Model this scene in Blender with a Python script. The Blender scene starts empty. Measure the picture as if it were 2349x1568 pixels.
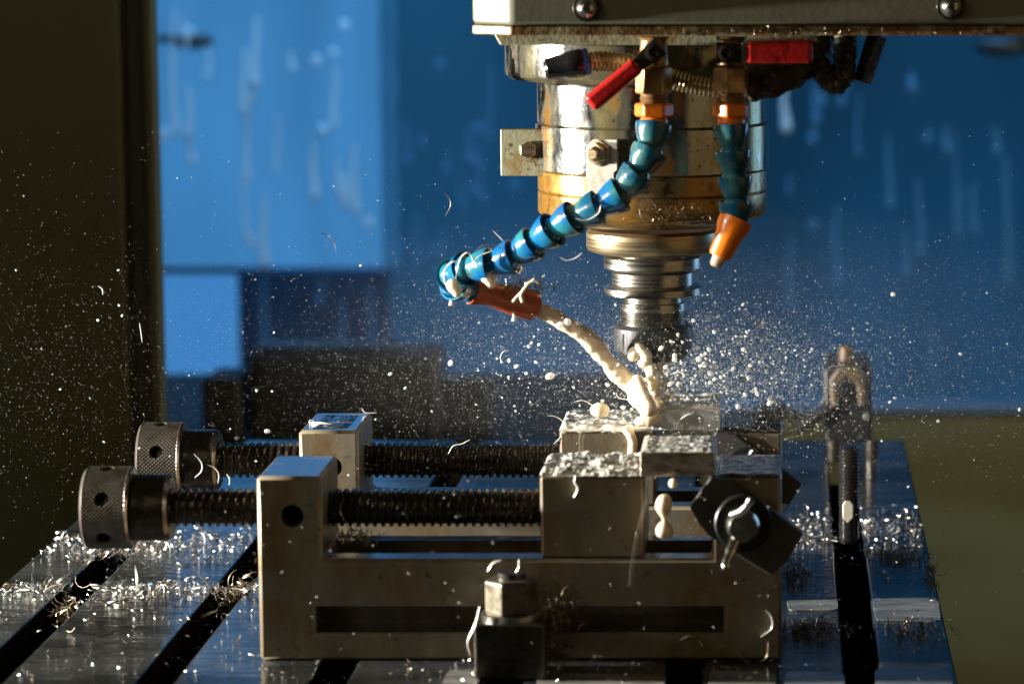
import bpy, bmesh, math, random
from mathutils import Vector, Matrix, Euler, noise
rnd = random.Random(7)
U = 0.00135                      # one working unit in metres
scene = bpy.context.scene
COL = scene.collection

# ------------------------------------------------------------------ camera
F = 7500.0                       # focal length in picture units (picture 2349 x 1568)
PPX, PPY, HOR = 1800.0, 784.0, -220.0
TH = math.atan((PPY - HOR) / F)
CS, SN = math.cos(TH), math.sin(TH)
CAM = Vector((0.0, -978.3, 229.3))
cam = bpy.data.cameras.new('camera')
cam.sensor_width = 36.0
cam.sensor_fit = 'HORIZONTAL'
cam.lens = F / 2349.0 * 36.0
cam.shift_x = -(PPX - 1174.5) / 2349.0
cam.clip_start = 0.05
cam.clip_end = 50
camo = bpy.data.objects.new('camera', cam)
camo.location = CAM * U
camo.rotation_euler = (math.pi / 2 - TH, 0, 0)
COL.objects.link(camo)
scene.camera = camo
cam.dof.use_dof = True
cam.dof.focus_distance = 1098 * U
cam.dof.aperture_fstop = (cam.lens / 1000.0) / (8.0 * U)


def P(px, py, Y):
    """A point of the picture at working depth Y."""
    k, m = (px - PPX) / F, (PPY - py) / F
    d = Vector((k, CS + m * SN, -SN + m * CS))
    return CAM + d * ((Y - CAM.y) / d.y)


def sc(py, Y):
    """Working units per picture unit at that depth."""
    m = (PPY - py) / F
    return (Y - CAM.y) / (CS + m * SN) / F


# ------------------------------------------------------------------ world and lamps
w = bpy.data.worlds.new('World')
scene.world = w
w.use_nodes = True
wb = w.node_tree.nodes['Background']
wb.inputs[0].default_value = (0.50, 0.44, 0.27, 1)
wb.inputs[1].default_value = 0.028
scene.view_settings.view_transform = 'Standard'
scene.view_settings.look = 'None'
scene.view_settings.exposure = 0
scene.view_settings.gamma = 1
scene.cycles.use_denoising = True
try:
    scene.cycles.denoiser = 'OPENIMAGEDENOISE'
    scene.cycles.denoising_prefilter = 'ACCURATE'
except Exception:
    pass
scene.cycles.max_bounces = 8
scene.cycles.diffuse_bounces = 3
scene.cycles.glossy_bounces = 4
scene.cycles.transmission_bounces = 6
scene.cycles.transparent_max_bounces = 12
scene.cycles.sample_clamp_indirect = 4.0
scene.cycles.caustics_reflective = False
scene.cycles.caustics_refractive = False


def lamp(name, kind, loc, target, power, color, **kw):
    d = bpy.data.lights.new(name, kind)
    d.energy = power
    d.color = color
    for k, v in kw.items():
        setattr(d, k, v)
    o = bpy.data.objects.new(name, d)
    o.location = Vector(loc) * U
    o.rotation_euler = (Vector(target) - Vector(loc)).to_track_quat('-Z', 'Y').to_euler()
    COL.objects.link(o)
    return o


# hard work lamp from the left
lamp('work_lamp', 'SPOT', (-760, 4, 148), (-40, 112, 95), 200, (1.0, 0.94, 0.84),
     spot_size=math.radians(46), spot_blend=0.25, shadow_soft_size=0.018)
# weak fill light added in front, above left, for the vise fronts
lamp('front_fill', 'AREA', (-620, -560, 420), (-60, 40, 40), 1.15, (1.0, 0.88, 0.64), shape='DISK', size=0.5)
# narrow spot added at the front left to brighten spindle and hoses
lamp('hose_fill', 'SPOT', (-820, -330, 290), (-62, 50, 112), 36, (1.0, 0.92, 0.78),
     spot_size=math.radians(9), spot_blend=0.6, shadow_soft_size=0.02)
# warm fill added at the front right for the dark side of the barrel
lamp('warm_fill', 'AREA', (640, -420, 190), (-40, 90, 110), 0.8, (1.0, 0.66, 0.30), shape='RECTANGLE', size=1.0, size_y=1.2)
# blue light added above the rear window to brighten the water on it
lamp('streak_fill', 'AREA', (-180, 1330, 640), (-180, 1500, 330), 5.5, (0.22, 0.55, 1.0), shape='RECTANGLE', size=1.2, size_y=0.1, spread=math.radians(75))


# unseen blue lamp added behind right for the rim on the barrel
lamp('rim_fill', 'AREA', (780, 760, 260), (-20, 103, 120), 3.6, (0.30, 0.60, 1.0), shape='RECTANGLE', size=0.5, size_y=0.9)
# unseen lamp added to brighten the olive rear wall
lamp('wall_fill', 'AREA', (520, 560, 330), (200, 1460, -150), 7.0, (1.0, 0.92, 0.62), shape='DISK', size=0.3)


# ------------------------------------------------------------------ materials
def nodes_of(m):
    m.use_nodes = True
    nt = m.node_tree
    nt.nodes.clear()
    return nt


def coords(nt, stretch=(1, 1, 1), seed=0.0, src='Object'):
    tc = nt.nodes.new('ShaderNodeTexCoord')
    mp = nt.nodes.new('ShaderNodeMapping')
    mp.inputs['Scale'].default_value = stretch
    mp.inputs['Location'].default_value = (seed * 1.7, seed * 2.3, seed * 3.1)
    nt.links.new(tc.outputs[src], mp.inputs[0])
    return mp.outputs[0]


def noise_tex(nt, size, stretch=(1, 1, 1), seed=0.0, detail=5, rough=0.6, dist=0.0):
    n = nt.nodes.new('ShaderNodeTexNoise')
    n.inputs['Scale'].default_value = 1.0 / (size * U)
    n.inputs['Detail'].default_value = detail
    n.inputs['Roughness'].default_value = rough
    n.inputs['Distortion'].default_value = dist
    nt.links.new(coords(nt, stretch, seed), n.inputs['Vector'])
    return n.outputs['Fac']


def ramp(nt, fac, lo, hi, a=0.0, b=1.0):
    r = nt.nodes.new('ShaderNodeMapRange')
    r.inputs[1].default_value = lo
    r.inputs[2].default_value = hi
    r.inputs[3].default_value = a
    r.inputs[4].default_value = b
    nt.links.new(fac, r.inputs[0])
    return r.outputs[0]


def mixc(nt, fac, a, b):
    m = nt.nodes.new('ShaderNodeMix')
    m.data_type = 'RGBA'
    for s, v in ((0, fac), (6, a), (7, b)):
        if hasattr(v, 'links') or hasattr(v, 'is_linked'):
            nt.links.new(v, m.inputs[s])
        else:
            m.inputs[s].default_value = (*v, 1) if s else v
    return m.outputs[2]


def pbr(name, base, rough=0.5, metal=0.0, stains=(), bump=(), rough_var=None, coat=0.0, sss=0.0,
        trans=0.0, spec=0.5, ior=1.45, aniso=0.0, metal_stain=True):
    """stains: (colour, size, lo, hi, stretch, seed, metal_factor); bump: (size, height, stretch)"""
    m = bpy.data.materials.new(name)
    nt = nodes_of(m)
    out = nt.nodes.new('ShaderNodeOutputMaterial')
    b = nt.nodes.new('ShaderNodeBsdfPrincipled')
    nt.links.new(b.outputs[0], out.inputs[0])
    b.inputs['Base Color'].default_value = (*base, 1)
    b.inputs['Roughness'].default_value = rough
    b.inputs['Metallic'].default_value = metal
    b.inputs['IOR'].default_value = ior
    b.inputs['Specular IOR Level'].default_value = spec
    b.inputs['Coat Weight'].default_value = coat
    b.inputs['Coat Roughness'].default_value = 0.06
    b.inputs['Transmission Weight'].default_value = trans
    b.inputs['Anisotropic'].default_value = aniso
    if sss:
        b.inputs['Subsurface Weight'].default_value = sss
        b.inputs['Subsurface Radius'].default_value = (1.0, 0.85, 0.65)
        b.inputs['Subsurface Scale'].default_value = 2.6 * U
    cur = base
    met = None
    for st in stains:
        c, size, lo, hi = st[:4]
        stretch = st[4] if len(st) > 4 else (1, 1, 1)
        seed = st[5] if len(st) > 5 else 0
        keep = st[6] if len(st) > 6 else 0.25
        f = ramp(nt, noise_tex(nt, size, stretch, seed), lo, hi)
        cur = mixc(nt, f, cur, c)
        if metal > 0:
            mm = ramp(nt, f, 0, 1, 1.0, keep)
            if met is None:
                met = mm
            else:
                mu = nt.nodes.new('ShaderNodeMath')
                mu.operation = 'MULTIPLY'
                nt.links.new(met, mu.inputs[0])
                nt.links.new(mm, mu.inputs[1])
                met = mu.outputs[0]
    if stains:
        nt.links.new(cur, b.inputs['Base Color'])
        if met is not None:
            mu = nt.nodes.new('ShaderNodeMath')
            mu.operation = 'MULTIPLY'
            mu.inputs[1].default_value = metal
            nt.links.new(met, mu.inputs[0])
            nt.links.new(mu.outputs[0], b.inputs['Metallic'])
    if rough_var:
        size, lo, hi = rough_var[:3]
        st = rough_var[3] if len(rough_var) > 3 else (1, 1, 1)
        nt.links.new(ramp(nt, noise_tex(nt, size, st, 5.0), 0.3, 0.7, lo, hi), b.inputs['Roughness'])
    prev = None
    for bp in bump:
        size, h = bp[:2]
        st = bp[2] if len(bp) > 2 else (1, 1, 1)
        bn = nt.nodes.new('ShaderNodeBump')
        bn.inputs['Distance'].default_value = h * U
        bn.inputs['Strength'].default_value = 1.0
        nt.links.new(noise_tex(nt, size, st, 9.0, detail=3), bn.inputs['Height'])
        if prev:
            nt.links.new(prev, bn.inputs['Normal'])
        prev = bn.outputs[0]
    if prev:
        nt.links.new(prev, b.inputs['Normal'])
        if coat:
            nt.links.new(prev, b.inputs['Coat Normal'])
    return m


def emit(name, col, strength, var=None):
    m = bpy.data.materials.new(name)
    nt = nodes_of(m)
    out = nt.nodes.new('ShaderNodeOutputMaterial')
    e = nt.nodes.new('ShaderNodeEmission')
    e.inputs[0].default_value = (*col, 1)
    e.inputs[1].default_value = strength
    nt.links.new(e.outputs[0], out.inputs[0])
    if var:
        size, lo, hi, stretch, seed = var
        f = ramp(nt, noise_tex(nt, size, stretch, seed, detail=2, rough=0.5), 0.3, 0.7, lo * strength, hi * strength)
        nt.links.new(f, e.inputs[1])
    return m


Z3 = (1, 1, 1)
RUST = (0.16, 0.065, 0.012)
M = {}
M['vise'] = pbr('ground vise steel', (0.31, 0.275, 0.20), 0.42, 0.55,
                [((0.18, 0.115, 0.05), 26, 0.42, 0.60, (1, 1, 0.3), 1, 0.4), ((0.20, 0.185, 0.15), 9, 0.45, 0.7, Z3, 2, 0.8),
                 ((0.07, 0.05, 0.03), 3, 0.62, 0.75, Z3, 3, 0.4)],
                bump=((1.1, 0.05),), rough_var=(12, 0.3, 0.5))


def wet_top(m, rough=0.09, metal=0.95, tint=(0.55, 0.57, 0.60)):
    """water lies on the faces that look up: smoother, and seen as bare wet metal"""
    nt = m.node_tree
    b = [q for q in nt.nodes if q.type == 'BSDF_PRINCIPLED'][0]
    g = nt.nodes.new('ShaderNodeNewGeometry')
    sx = nt.nodes.new('ShaderNodeSeparateXYZ')
    nt.links.new(g.outputs['True Normal'], sx.inputs[0])
    up = ramp(nt, sx.outputs[2], 0.90, 0.97)
    patch = ramp(nt, noise_tex(nt, 9, (0.5, 1.2, 1), 41), 0.34, 0.44)
    mu = nt.nodes.new('ShaderNodeMath')
    mu.operation = 'MULTIPLY'
    nt.links.new(up, mu.inputs[0])
    nt.links.new(patch, mu.inputs[1])
    for key, val in (('Roughness', rough), ('Metallic', metal), ('Base Color', tint)):
        src = b.inputs[key].links[0].from_socket if b.inputs[key].is_linked else None
        mx = nt.nodes.new('ShaderNodeMix')
        col = key == 'Base Color'
        if col:
            mx.data_type = 'RGBA'
        ia, ib = (6, 7) if col else (2, 3)
        if src:
            nt.links.new(src, mx.inputs[ia])
        else:
            mx.inputs[ia].default_value = b.inputs[key].default_value
        mx.inputs[ib].default_value = (*val, 1) if col else val
        nt.links.new(mu.outputs[0], mx.inputs[0])
        nt.links.new(mx.outputs[2 if col else 0], b.inputs[key])


wet_top(M['vise'])
M['dark_steel'] = pbr('oily dark steel', (0.12, 0.108, 0.092), 0.22, 0.9,
                      [((0.04, 0.032, 0.024), 8, 0.45, 0.6, Z3, 4, 0.6)], rough_var=(5, 0.16, 0.38))
M['black'] = pbr('black oxide', (0.012, 0.012, 0.012), 0.4, 0.2)
M['stop'] = pbr('gunmetal plate', (0.075, 0.07, 0.068), 0.5, 0.4, [((0.04, 0.035, 0.03), 10, 0.4, 0.7, Z3, 5)])
M['stop_light'] = pbr('grey steel tab', (0.36, 0.35, 0.31), 0.38, 0.7, [((0.2, 0.15, 0.08), 5, 0.5, 0.7, Z3, 35)])
M['bright_steel'] = pbr('bright steel', (0.56, 0.55, 0.50), 0.22, 1.0, [((0.3, 0.26, 0.2), 6, 0.5, 0.75, Z3, 6, 0.8)])
M['alu'] = pbr('machined aluminium', (0.74, 0.76, 0.78), 0.34, 0.6, rough_var=(20, 0.22, 0.36, (0.05, 1, 6)))
M['rough_alu'] = pbr('torn cut face', (0.66, 0.58, 0.48), 0.4, 0.85,
                     [((0.22, 0.18, 0.14), 7, 0.42, 0.6, (0.7, 1, 1.6), 7, 0.8)], bump=((5, 0.6, (0.7, 1, 1.5)),))
M['spindle'] = pbr('wet spindle steel', (0.40, 0.42, 0.40), 0.22, 1.0,
                   [((0.30, 0.26, 0.13), 15, 0.47, 0.60, (1, 1, 0.35), 8, 0.75),
                    ((0.26, 0.14, 0.035), 9, 0.56, 0.68, (1, 1, 0.5), 9, 0.5),
                    ((0.03, 0.025, 0.015), 1.6, 0.62, 0.68, Z3, 10, 0.5)],
                   bump=((1.2, 0.05), (0.5, 0.02)), rough_var=(4, 0.08, 0.22, (1, 1, 0.4)))
M['spindle_rust'] = pbr('rust stained steel', (0.38, 0.31, 0.18), 0.26, 1.0,
                        [((0.34, 0.18, 0.04), 16, 0.36, 0.54, (1, 1, 0.7), 11, 0.6),
                         ((0.15, 0.065, 0.012), 5, 0.55, 0.68, Z3, 12, 0.35), ((0.5, 0.42, 0.28), 1.4, 0.66, 0.72, Z3, 13, 1.0)],
                        bump=((1.4, 0.05), (0.6, 0.02)), rough_var=(4, 0.16, 0.4))
M['holder'] = pbr('turned tool steel', (0.42, 0.40, 0.35), 0.27, 1.0, rough_var=(3, 0.18, 0.34, (0.05, 0.05, 5)), bump=((0.8, 0.015, (0.05, 0.05, 3)),))
M['nose_ring'] = pbr('worn bronze coloured ring', (0.52, 0.42, 0.26), 0.32, 1.0,
                     [((0.34, 0.16, 0.05), 3, 0.5, 0.7, (0.1, 0.1, 2), 14, 0.8)], rough_var=(3, 0.25, 0.42, (0.05, 0.05, 5)))
M['nut'] = pbr('dark collet nut', (0.10, 0.10, 0.105), 0.42, 0.8)
M['head'] = pbr('olive grey enamel', (0.20, 0.205, 0.15), 0.36, 0.0,
                [((0.15, 0.15, 0.095), 40, 0.4, 0.7, Z3, 15)], bump=((2.2, 0.035),), rough_var=(30, 0.3, 0.5))
M['head_rust'] = pbr('rusted edge', (0.20, 0.10, 0.03), 0.45, 0.15,
                     [((0.34, 0.30, 0.17), 9, 0.50, 0.64, Z3, 16), ((0.07, 0.03, 0.008), 3.5, 0.5, 0.66, Z3, 17)], bump=((1.8, 0.16),))
M['plate_green'] = pbr('stained pale green plate', (0.40, 0.40, 0.26), 0.45, 0.1,
                       [((0.30, 0.15, 0.03), 9, 0.50, 0.66, Z3, 18), ((0.10, 0.06, 0.02), 2.2, 0.60, 0.7, Z3, 19)], bump=((1.6, 0.12),))
M['red'] = pbr('red vinyl grip', (0.44, 0.012, 0.010), 0.34, 0, [((0.30, 0.006, 0.006), 10, 0.4, 0.7, Z3, 20)], spec=0.5, bump=((5, 0.15),))
M['brass'] = pbr('grimy brass', (0.50, 0.32, 0.15), 0.36, 0.75,
                 [((0.20, 0.11, 0.04), 6, 0.42, 0.6, Z3, 21, 0.4)], bump=((1.6, 0.18),))
M['orange'] = pbr('orange plastic', (0.78, 0.185, 0.010), 0.32, 0, [((0.42, 0.09, 0.01), 6, 0.55, 0.75, Z3, 22)], bump=((3, 0.1),), coat=0.3)
M['orange_dark'] = pbr('dirty orange plastic', (0.50, 0.085, 0.018), 0.35, 0, [((0.30, 0.05, 0.01), 6, 0.45, 0.7, Z3, 23)], coat=0.4)
M['blue'] = pbr('blue hose plastic', (0.002, 0.10, 0.30), 0.22, 0,
                [((0.02, 0.16, 0.19), 9, 0.45, 0.62, Z3, 24), ((0.06, 0.05, 0.02), 5, 0.58, 0.72, Z3, 25)],
                bump=((2.2, 0.12),), coat=0.5)
M['teal'] = pbr('dirty blue hose plastic', (0.005, 0.075, 0.14), 0.22, 0,
                [((0.05, 0.15, 0.14), 7, 0.45, 0.62, Z3, 26), ((0.05, 0.045, 0.02), 4, 0.55, 0.7, Z3, 27)],
                bump=((2.2, 0.12),), coat=0.5)
M['black_rubber'] = pbr('wet black rubber', (0.012, 0.012, 0.013), 0.22, 0, bump=((1.5, 0.12),), coat=0.4)
M['hairy_black'] = pbr('crusted black hose', (0.03, 0.023, 0.014), 0.42, 0, [((0.26, 0.18, 0.09), 3, 0.56, 0.68, Z3, 28)], bump=((1.2, 0.5),))
M['gooseneck'] = pbr('brass coloured gooseneck coil', (0.60, 0.50, 0.29), 0.3, 0.9, [((0.25, 0.18, 0.08), 7, 0.45, 0.65, Z3, 29, 0.6)])
M['ring_blue'] = pbr('bright blue ring', (0.05, 0.16, 0.62), 0.3, 0, coat=0.4)
M['tip'] = pbr('pale nozzle tip', (0.5, 0.42, 0.28), 0.35, 0, [((0.2, 0.15, 0.08), 5, 0.4, 0.6, Z3, 30)])
M['milk'] = pbr('milky coolant', (0.87, 0.75, 0.56), 0.07, 0, coat=0.4, sss=0.18, spec=0.5, ior=1.34)
M['chip'] = pbr('bright metal chip', (0.80, 0.81, 0.82), 0.22, 1.0)
M['chip_white'] = pbr('milk wetted chip', (0.84, 0.82, 0.76), 0.25, 0.25, spec=0.6)
M['chip_dull'] = pbr('dull metal chip', (0.30, 0.25, 0.18), 0.38, 0.8)
M['swarf'] = pbr('dark swarf', (0.15, 0.12, 0.08), 0.33, 0.8)
M['slot_shade'] = pbr('slot steel painted as shade', (0.010, 0.009, 0.008), 0.9, 0.0, spec=0.0)  # near black stands in for the shade inside the slots
M['olive_wall'] = pbr('dark olive enamel', (0.14, 0.15, 0.075), 0.5, 0.0, [((0.11, 0.09, 0.03), 120, 0.4, 0.65, (1, 1, 0.3), 31)])
M['olive_wall_green'] = pbr('olive green enamel', (0.16, 0.165, 0.085), 0.5, 0.0, [((0.12, 0.10, 0.04), 130, 0.42, 0.6, (0.3, 1, 1.4), 32)])
M['dark_block'] = pbr('dark machine block', (0.016, 0.014, 0.012), 0.5, 0.1, [((0.035, 0.03, 0.022), 60, 0.45, 0.7, Z3, 33)])
M['brown_block'] = pbr('bronze painted block', (0.11, 0.065, 0.025), 0.45, 0.3, [((0.05, 0.04, 0.03), 14, 0.42, 0.62, Z3, 34)])
M['mullion'] = pbr('navy window frame', (0.012, 0.024, 0.04), 0.5, 0)
M['sill'] = pbr('pale blue window sill', (0.10, 0.20, 0.36), 0.4, 0)
M['dark_bg'] = pbr('dark far machine', (0.010, 0.05, 0.12), 0.6, 0, spec=0.2)
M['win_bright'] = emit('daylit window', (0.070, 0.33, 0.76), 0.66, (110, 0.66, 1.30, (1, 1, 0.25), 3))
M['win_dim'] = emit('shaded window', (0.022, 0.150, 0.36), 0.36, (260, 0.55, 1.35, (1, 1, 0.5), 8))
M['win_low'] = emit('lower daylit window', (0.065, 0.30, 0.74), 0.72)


def droplet_material():
    m = bpy.data.materials.new('white coolant droplet')
    nt = nodes_of(m)
    out = nt.nodes.new('ShaderNodeOutputMaterial')
    b = nt.nodes.new('ShaderNodeBsdfPrincipled')
    b.inputs['Base Color'].default_value = (0.90, 0.90, 0.86, 1)
    b.inputs['Roughness'].default_value = 0.2
    t = nt.nodes.new('ShaderNodeBsdfTranslucent')
    t.inputs[0].default_value = (0.92, 0.92, 0.88, 1)
    mx = nt.nodes.new('ShaderNodeMixShader')
    mx.inputs[0].default_value = 0.5
    nt.links.new(b.outputs[0], mx.inputs[1])
    nt.links.new(t.outputs[0], mx.inputs[2])
    nt.links.new(mx.outputs[0], out.inputs[0])
    return m


M['drop'] = droplet_material()


def clear_water(name, tint, amount):
    """thin water on glass or mist: mostly seen through, a little light scattered"""
    m = bpy.data.materials.new(name)
    nt = nodes_of(m)
    out = nt.nodes.new('ShaderNodeOutputMaterial')
    d = nt.nodes.new('ShaderNodeBsdfDiffuse')
    d.inputs[0].default_value = (*tint, 1)
    t = nt.nodes.new('ShaderNodeBsdfTransparent')
    mx = nt.nodes.new('ShaderNodeMixShader')
    mx.inputs[0].default_value = amount
    nt.links.new(t.outputs[0], mx.inputs[1])
    nt.links.new(d.outputs[0], mx.inputs[2])
    nt.links.new(mx.outputs[0], out.inputs[0])
    return m


M['streak'] = clear_water('water on the window', (0.10, 0.30, 0.55), 0.32)
M['streak_bright'] = clear_water('water painted daylit', (0.62, 0.86, 1.0), 0.5)  # brighter copy: daylight through the drops is put into the tint


def film_material(name, milk_lo, milk_hi, bumph, wetc=(0.24, 0.25, 0.25)):
    """coolant lying on steel: patches of milk between clear wet patches"""
    m = bpy.data.materials.new(name)
    nt = nodes_of(m)
    out = nt.nodes.new('ShaderNodeOutputMaterial')
    milk = nt.nodes.new('ShaderNodeBsdfPrincipled')
    milk.inputs['Base Color'].default_value = (0.74, 0.73, 0.66, 1)
    milk.inputs['Roughness'].default_value = 0.14
    wet = nt.nodes.new('ShaderNodeBsdfPrincipled')
    wet.inputs['Base Color'].default_value = (*wetc, 1)
    wet.inputs['Metallic'].default_value = 0.85
    wet.inputs['Roughness'].default_value = 0.07
    f = ramp(nt, noise_tex(nt, 7, (0.35, 1.2, 1), 3.3, detail=6, rough=0.62, dist=0.6), milk_lo, milk_hi)
    mx = nt.nodes.new('ShaderNodeMixShader')
    nt.links.new(f, mx.inputs[0])
    nt.links.new(wet.outputs[0], mx.inputs[1])
    nt.links.new(milk.outputs[0], mx.inputs[2])
    bn = nt.nodes.new('ShaderNodeBump')
    bn.inputs['Distance'].default_value = bumph * U
    nt.links.new(noise_tex(nt, 3.2, (0.45, 1.3, 1), 1.3, detail=3), bn.inputs['Height'])
    nt.links.new(bn.outputs[0], milk.inputs['Normal'])
    nt.links.new(bn.outputs[0], wet.inputs['Normal'])
    nt.links.new(mx.outputs[0], out.inputs[0])
    return m


M['film'] = film_material('milky coolant film', 0.30, 0.52, 0.26)
M['film_thin'] = film_material('thin coolant film', 0.58, 0.74, 0.12, (0.11, 0.11, 0.11))
M['reflection'] = pbr('pale painted pool', (0.22, 0.23, 0.22), 0.08, 0.35, [((0.34, 0.34, 0.31), 9, 0.45, 0.62, (0.5, 1.3, 1), 44, 0.6)], bump=((4, 0.10, (0.4, 1, 1)),))  # colour of a pale reflection, laid on thin sheets over the table
M['runnel'] = clear_water('thin milky runnel', (0.42, 0.38, 0.30), 0.10)
M['dark_nut'] = pbr('grimy nut', (0.24, 0.22, 0.16), 0.34, 0.8, [((0.08, 0.06, 0.04), 5, 0.45, 0.62, Z3, 46, 0.6)])


def table_material():
    m = bpy.data.materials.new('wet table steel')
    nt = nodes_of(m)
    out = nt.nodes.new('ShaderNodeOutputMaterial')
    b = nt.nodes.new('ShaderNodeBsdfPrincipled')
    b.inputs['Metallic'].default_value = 0.84
    dull = ramp(nt, noise_tex(nt, 26, (0.5, 1, 1), 2.1, detail=6, rough=0.62), 0.40, 0.60)
    nt.links.new(mixc(nt, dull, (0.22, 0.24, 0.25), (0.06, 0.066, 0.064)), b.inputs['Base Color'])
    nt.links.new(ramp(nt, dull, 0, 1, 0.05, 0.16), b.inputs['Roughness'])
    bn = nt.nodes.new('ShaderNodeBump')
    bn.inputs['Distance'].default_value = 0.55 * U
    nt.links.new(noise_tex(nt, 4.6, (0.30, 1.0, 1), 4.4, detail=4, rough=0.6), bn.inputs['Height'])
    nt.links.new(bn.outputs[0], b.inputs['Normal'])
    nt.links.new(b.outputs[0], out.inputs[0])
    return m


M['table'] = table_material()


M['knurl'] = pbr('knurled steel', (0.32, 0.29, 0.26), 0.28, 0.9, [((0.10, 0.075, 0.05), 8, 0.42, 0.62, Z3, 6, 0.8)])


# ------------------------------------------------------------------ mesh helpers
class MB:
    def __init__(self):
        self.v, self.f, self.uv, self.mi = [], [], None, []

    def add(self, vs, fs, mi=0):
        n = len(self.v)
        self.v += [Vector(q) for q in vs]
        self.f += [tuple(i + n for i in q) for q in fs]
        self.mi += [mi] * len(fs)
        return self

    def box(self, x0, x1, y0, y1, z0, z1, mi=0):
        vs = [(x, y, z) for x in (x0, x1) for y in (y0, y1) for z in (z0, z1)]
        return self.add(vs, [(0, 1, 3, 2), (4, 6, 7, 5), (0, 4, 5, 1), (2, 3, 7, 6), (0, 2, 6, 4), (1, 5, 7, 3)], mi)

    def prism(self, poly, a, b, axis='y', mi=0):
        """poly: list of 2D points; extruded along axis from a to b"""
        def mk(p, t):
            if axis == 'y':
                return (p[0], t, p[1])
            if axis == 'z':
                return (p[0], p[1], t)
            return (t, p[0], p[1])
        n = len(poly)
        vs = [mk(p, a) for p in poly] + [mk(p, b) for p in poly]
        fs = [tuple(range(n)), tuple(range(2 * n - 1, n - 1, -1))]
        fs += [(i, (i + 1) % n, n + (i + 1) % n, n + i) for i in range(n)]
        return self.add(vs, fs, mi)

    def lathe(self, prof, o, axis, n=48, mi=0, caps=True, up=None):
        """prof: (t along the axis, radius)"""
        ax = Vector(axis).normalized()
        u = Vector(up) if up else (Vector((0, 0, 1)) if abs(ax.z) < 0.9 else Vector((1, 0, 0)))
        e1 = (u - ax * u.dot(ax)).normalized()
        e2 = ax.cross(e1)
        o = Vector(o)
        vs, fs = [], []
        for t, r in prof:
            for i in range(n):
                a = 2 * math.pi * i / n
                vs.append(o + ax * t + (e1 * math.cos(a) + e2 * math.sin(a)) * r)
        for j in range(len(prof) - 1):
            for i in range(n):
                k = (i + 1) % n
                fs.append((j * n + i, j * n + k, (j + 1) * n + k, (j + 1) * n + i))
        if caps:
            if prof[0][1] > 1e-6:
                fs.append(tuple(range(n - 1, -1, -1)))
            if prof[-1][1] > 1e-6:
                b = (len(prof) - 1) * n
                fs.append(tuple(range(b, b + n)))
        return self.add(vs, fs, mi)

    def cyl(self, p0, p1, r, n=32, mi=0, r1=None):
        p0, p1 = Vector(p0), Vector(p1)
        return self.lathe([(0, r), ((p1 - p0).length, r if r1 is None else r1)], p0, p1 - p0, n, mi)

    def tube(self, pts, radii, n=16, mi=0, caps=True, flat=1.0):
        pts = [Vector(p) for p in pts]
        m = len(pts)
        if not hasattr(radii, '__len__'):
            radii = [radii] * m
        t0 = (pts[1] - pts[0]).normalized()
        ref = Vector((0, 0, 1)) if abs(t0.z) < 0.9 else Vector((1, 0, 0))
        e1 = (ref - t0 * ref.dot(t0)).normalized()
        vs, fs = [], []
        for i in range(m):
            t = (pts[min(i + 1, m - 1)] - pts[max(i - 1, 0)]).normalized()
            e1 = (e1 - t * e1.dot(t)).normalized()
            e2 = t.cross(e1)
            for k in range(n):
                a = 2 * math.pi * k / n
                vs.append(pts[i] + (e1 * math.cos(a) * flat + e2 * math.sin(a)) * radii[i])
        for j in range(m - 1):
            for i in range(n):
                k = (i + 1) % n
                fs.append((j * n + i, j * n + k, (j + 1) * n + k, (j + 1) * n + i))
        if caps:
            fs.append(tuple(range(n - 1, -1, -1)))
            fs.append(tuple(range((m - 1) * n, m * n)))
        return self.add(vs, fs, mi)

    def ball(self, c, r, n=16, squash=(1, 1, 1), mi=0):
        c = Vector(c)
        vs, fs = [], []
        h = n // 2
        for j in range(h + 1):
            ph = math.pi * j / h
            for i in range(n):
                a = 2 * math.pi * i / n
                vs.append(c + Vector((math.sin(ph) * math.cos(a) * squash[0], math.sin(ph) * math.sin(a) * squash[1], math.cos(ph) * squash[2])) * r)
        for j in range(h):
            for i in range(n):
                k = (i + 1) % n
                fs.append((j * n + i, (j + 1) * n + i, (j + 1) * n + k, j * n + k))
        return self.add(vs, fs, mi)

    def thread(self, p0, length, r, depth, pitch, n=28, step=0.42, mi=0):
        """helical screw along +X"""
        p0 = Vector(p0)
        m = int(length / step)
        vs, fs = [], []
        for j in range(m + 1):
            x = length * j / m
            for i in range(n):
                a = 2 * math.pi * i / n
                q = ((x / pitch - i / n) % 1.0)
                h = 1.0 if q < 0.36 else (1 - (q - 0.36) / 0.10 if q < 0.46 else (0.0 if q < 0.90 else (q - 0.90) / 0.10))
                rr = r - depth * (1 - h)
                vs.append(p0 + Vector((x, math.sin(a) * rr, math.cos(a) * rr)))
        for j in range(m):
            for i in range(n):
                k = (i + 1) % n
                fs.append((j * n + i, (j + 1) * n + i, (j + 1) * n + k, j * n + k))
        fs.append(tuple(range(n)))
        fs.append(tuple(range((m + 1) * n - 1, m * n - 1, -1)))
        return self.add(vs, fs, mi)

    def build(self, name, mats, parent=None, origin=None, bevel=0.0, smooth=True, angle=35, seg=2):
        """one linked object; vertices are world working units, stored relative to the parent or origin"""
        if parent is not None:
            o0 = Vector(parent['_o'])
        elif origin is not None:
            o0 = Vector(origin)
        else:
            o0 = Vector((0, 0, 0))
        me = bpy.data.meshes.new(name)
        me.from_pydata([(q - o0) * U for q in self.v], [], self.f)
        bm = bmesh.new()
        bm.from_mesh(me)
        bmesh.ops.recalc_face_normals(bm, faces=bm.faces)
        bm.to_mesh(me)
        bm.free()
        if not isinstance(mats, (list, tuple)):
            mats = [mats]
        for mm in mats:
            me.materials.append(mm)
        if len(mats) > 1:
            me.polygons.foreach_set('material_index', self.mi)
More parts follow.
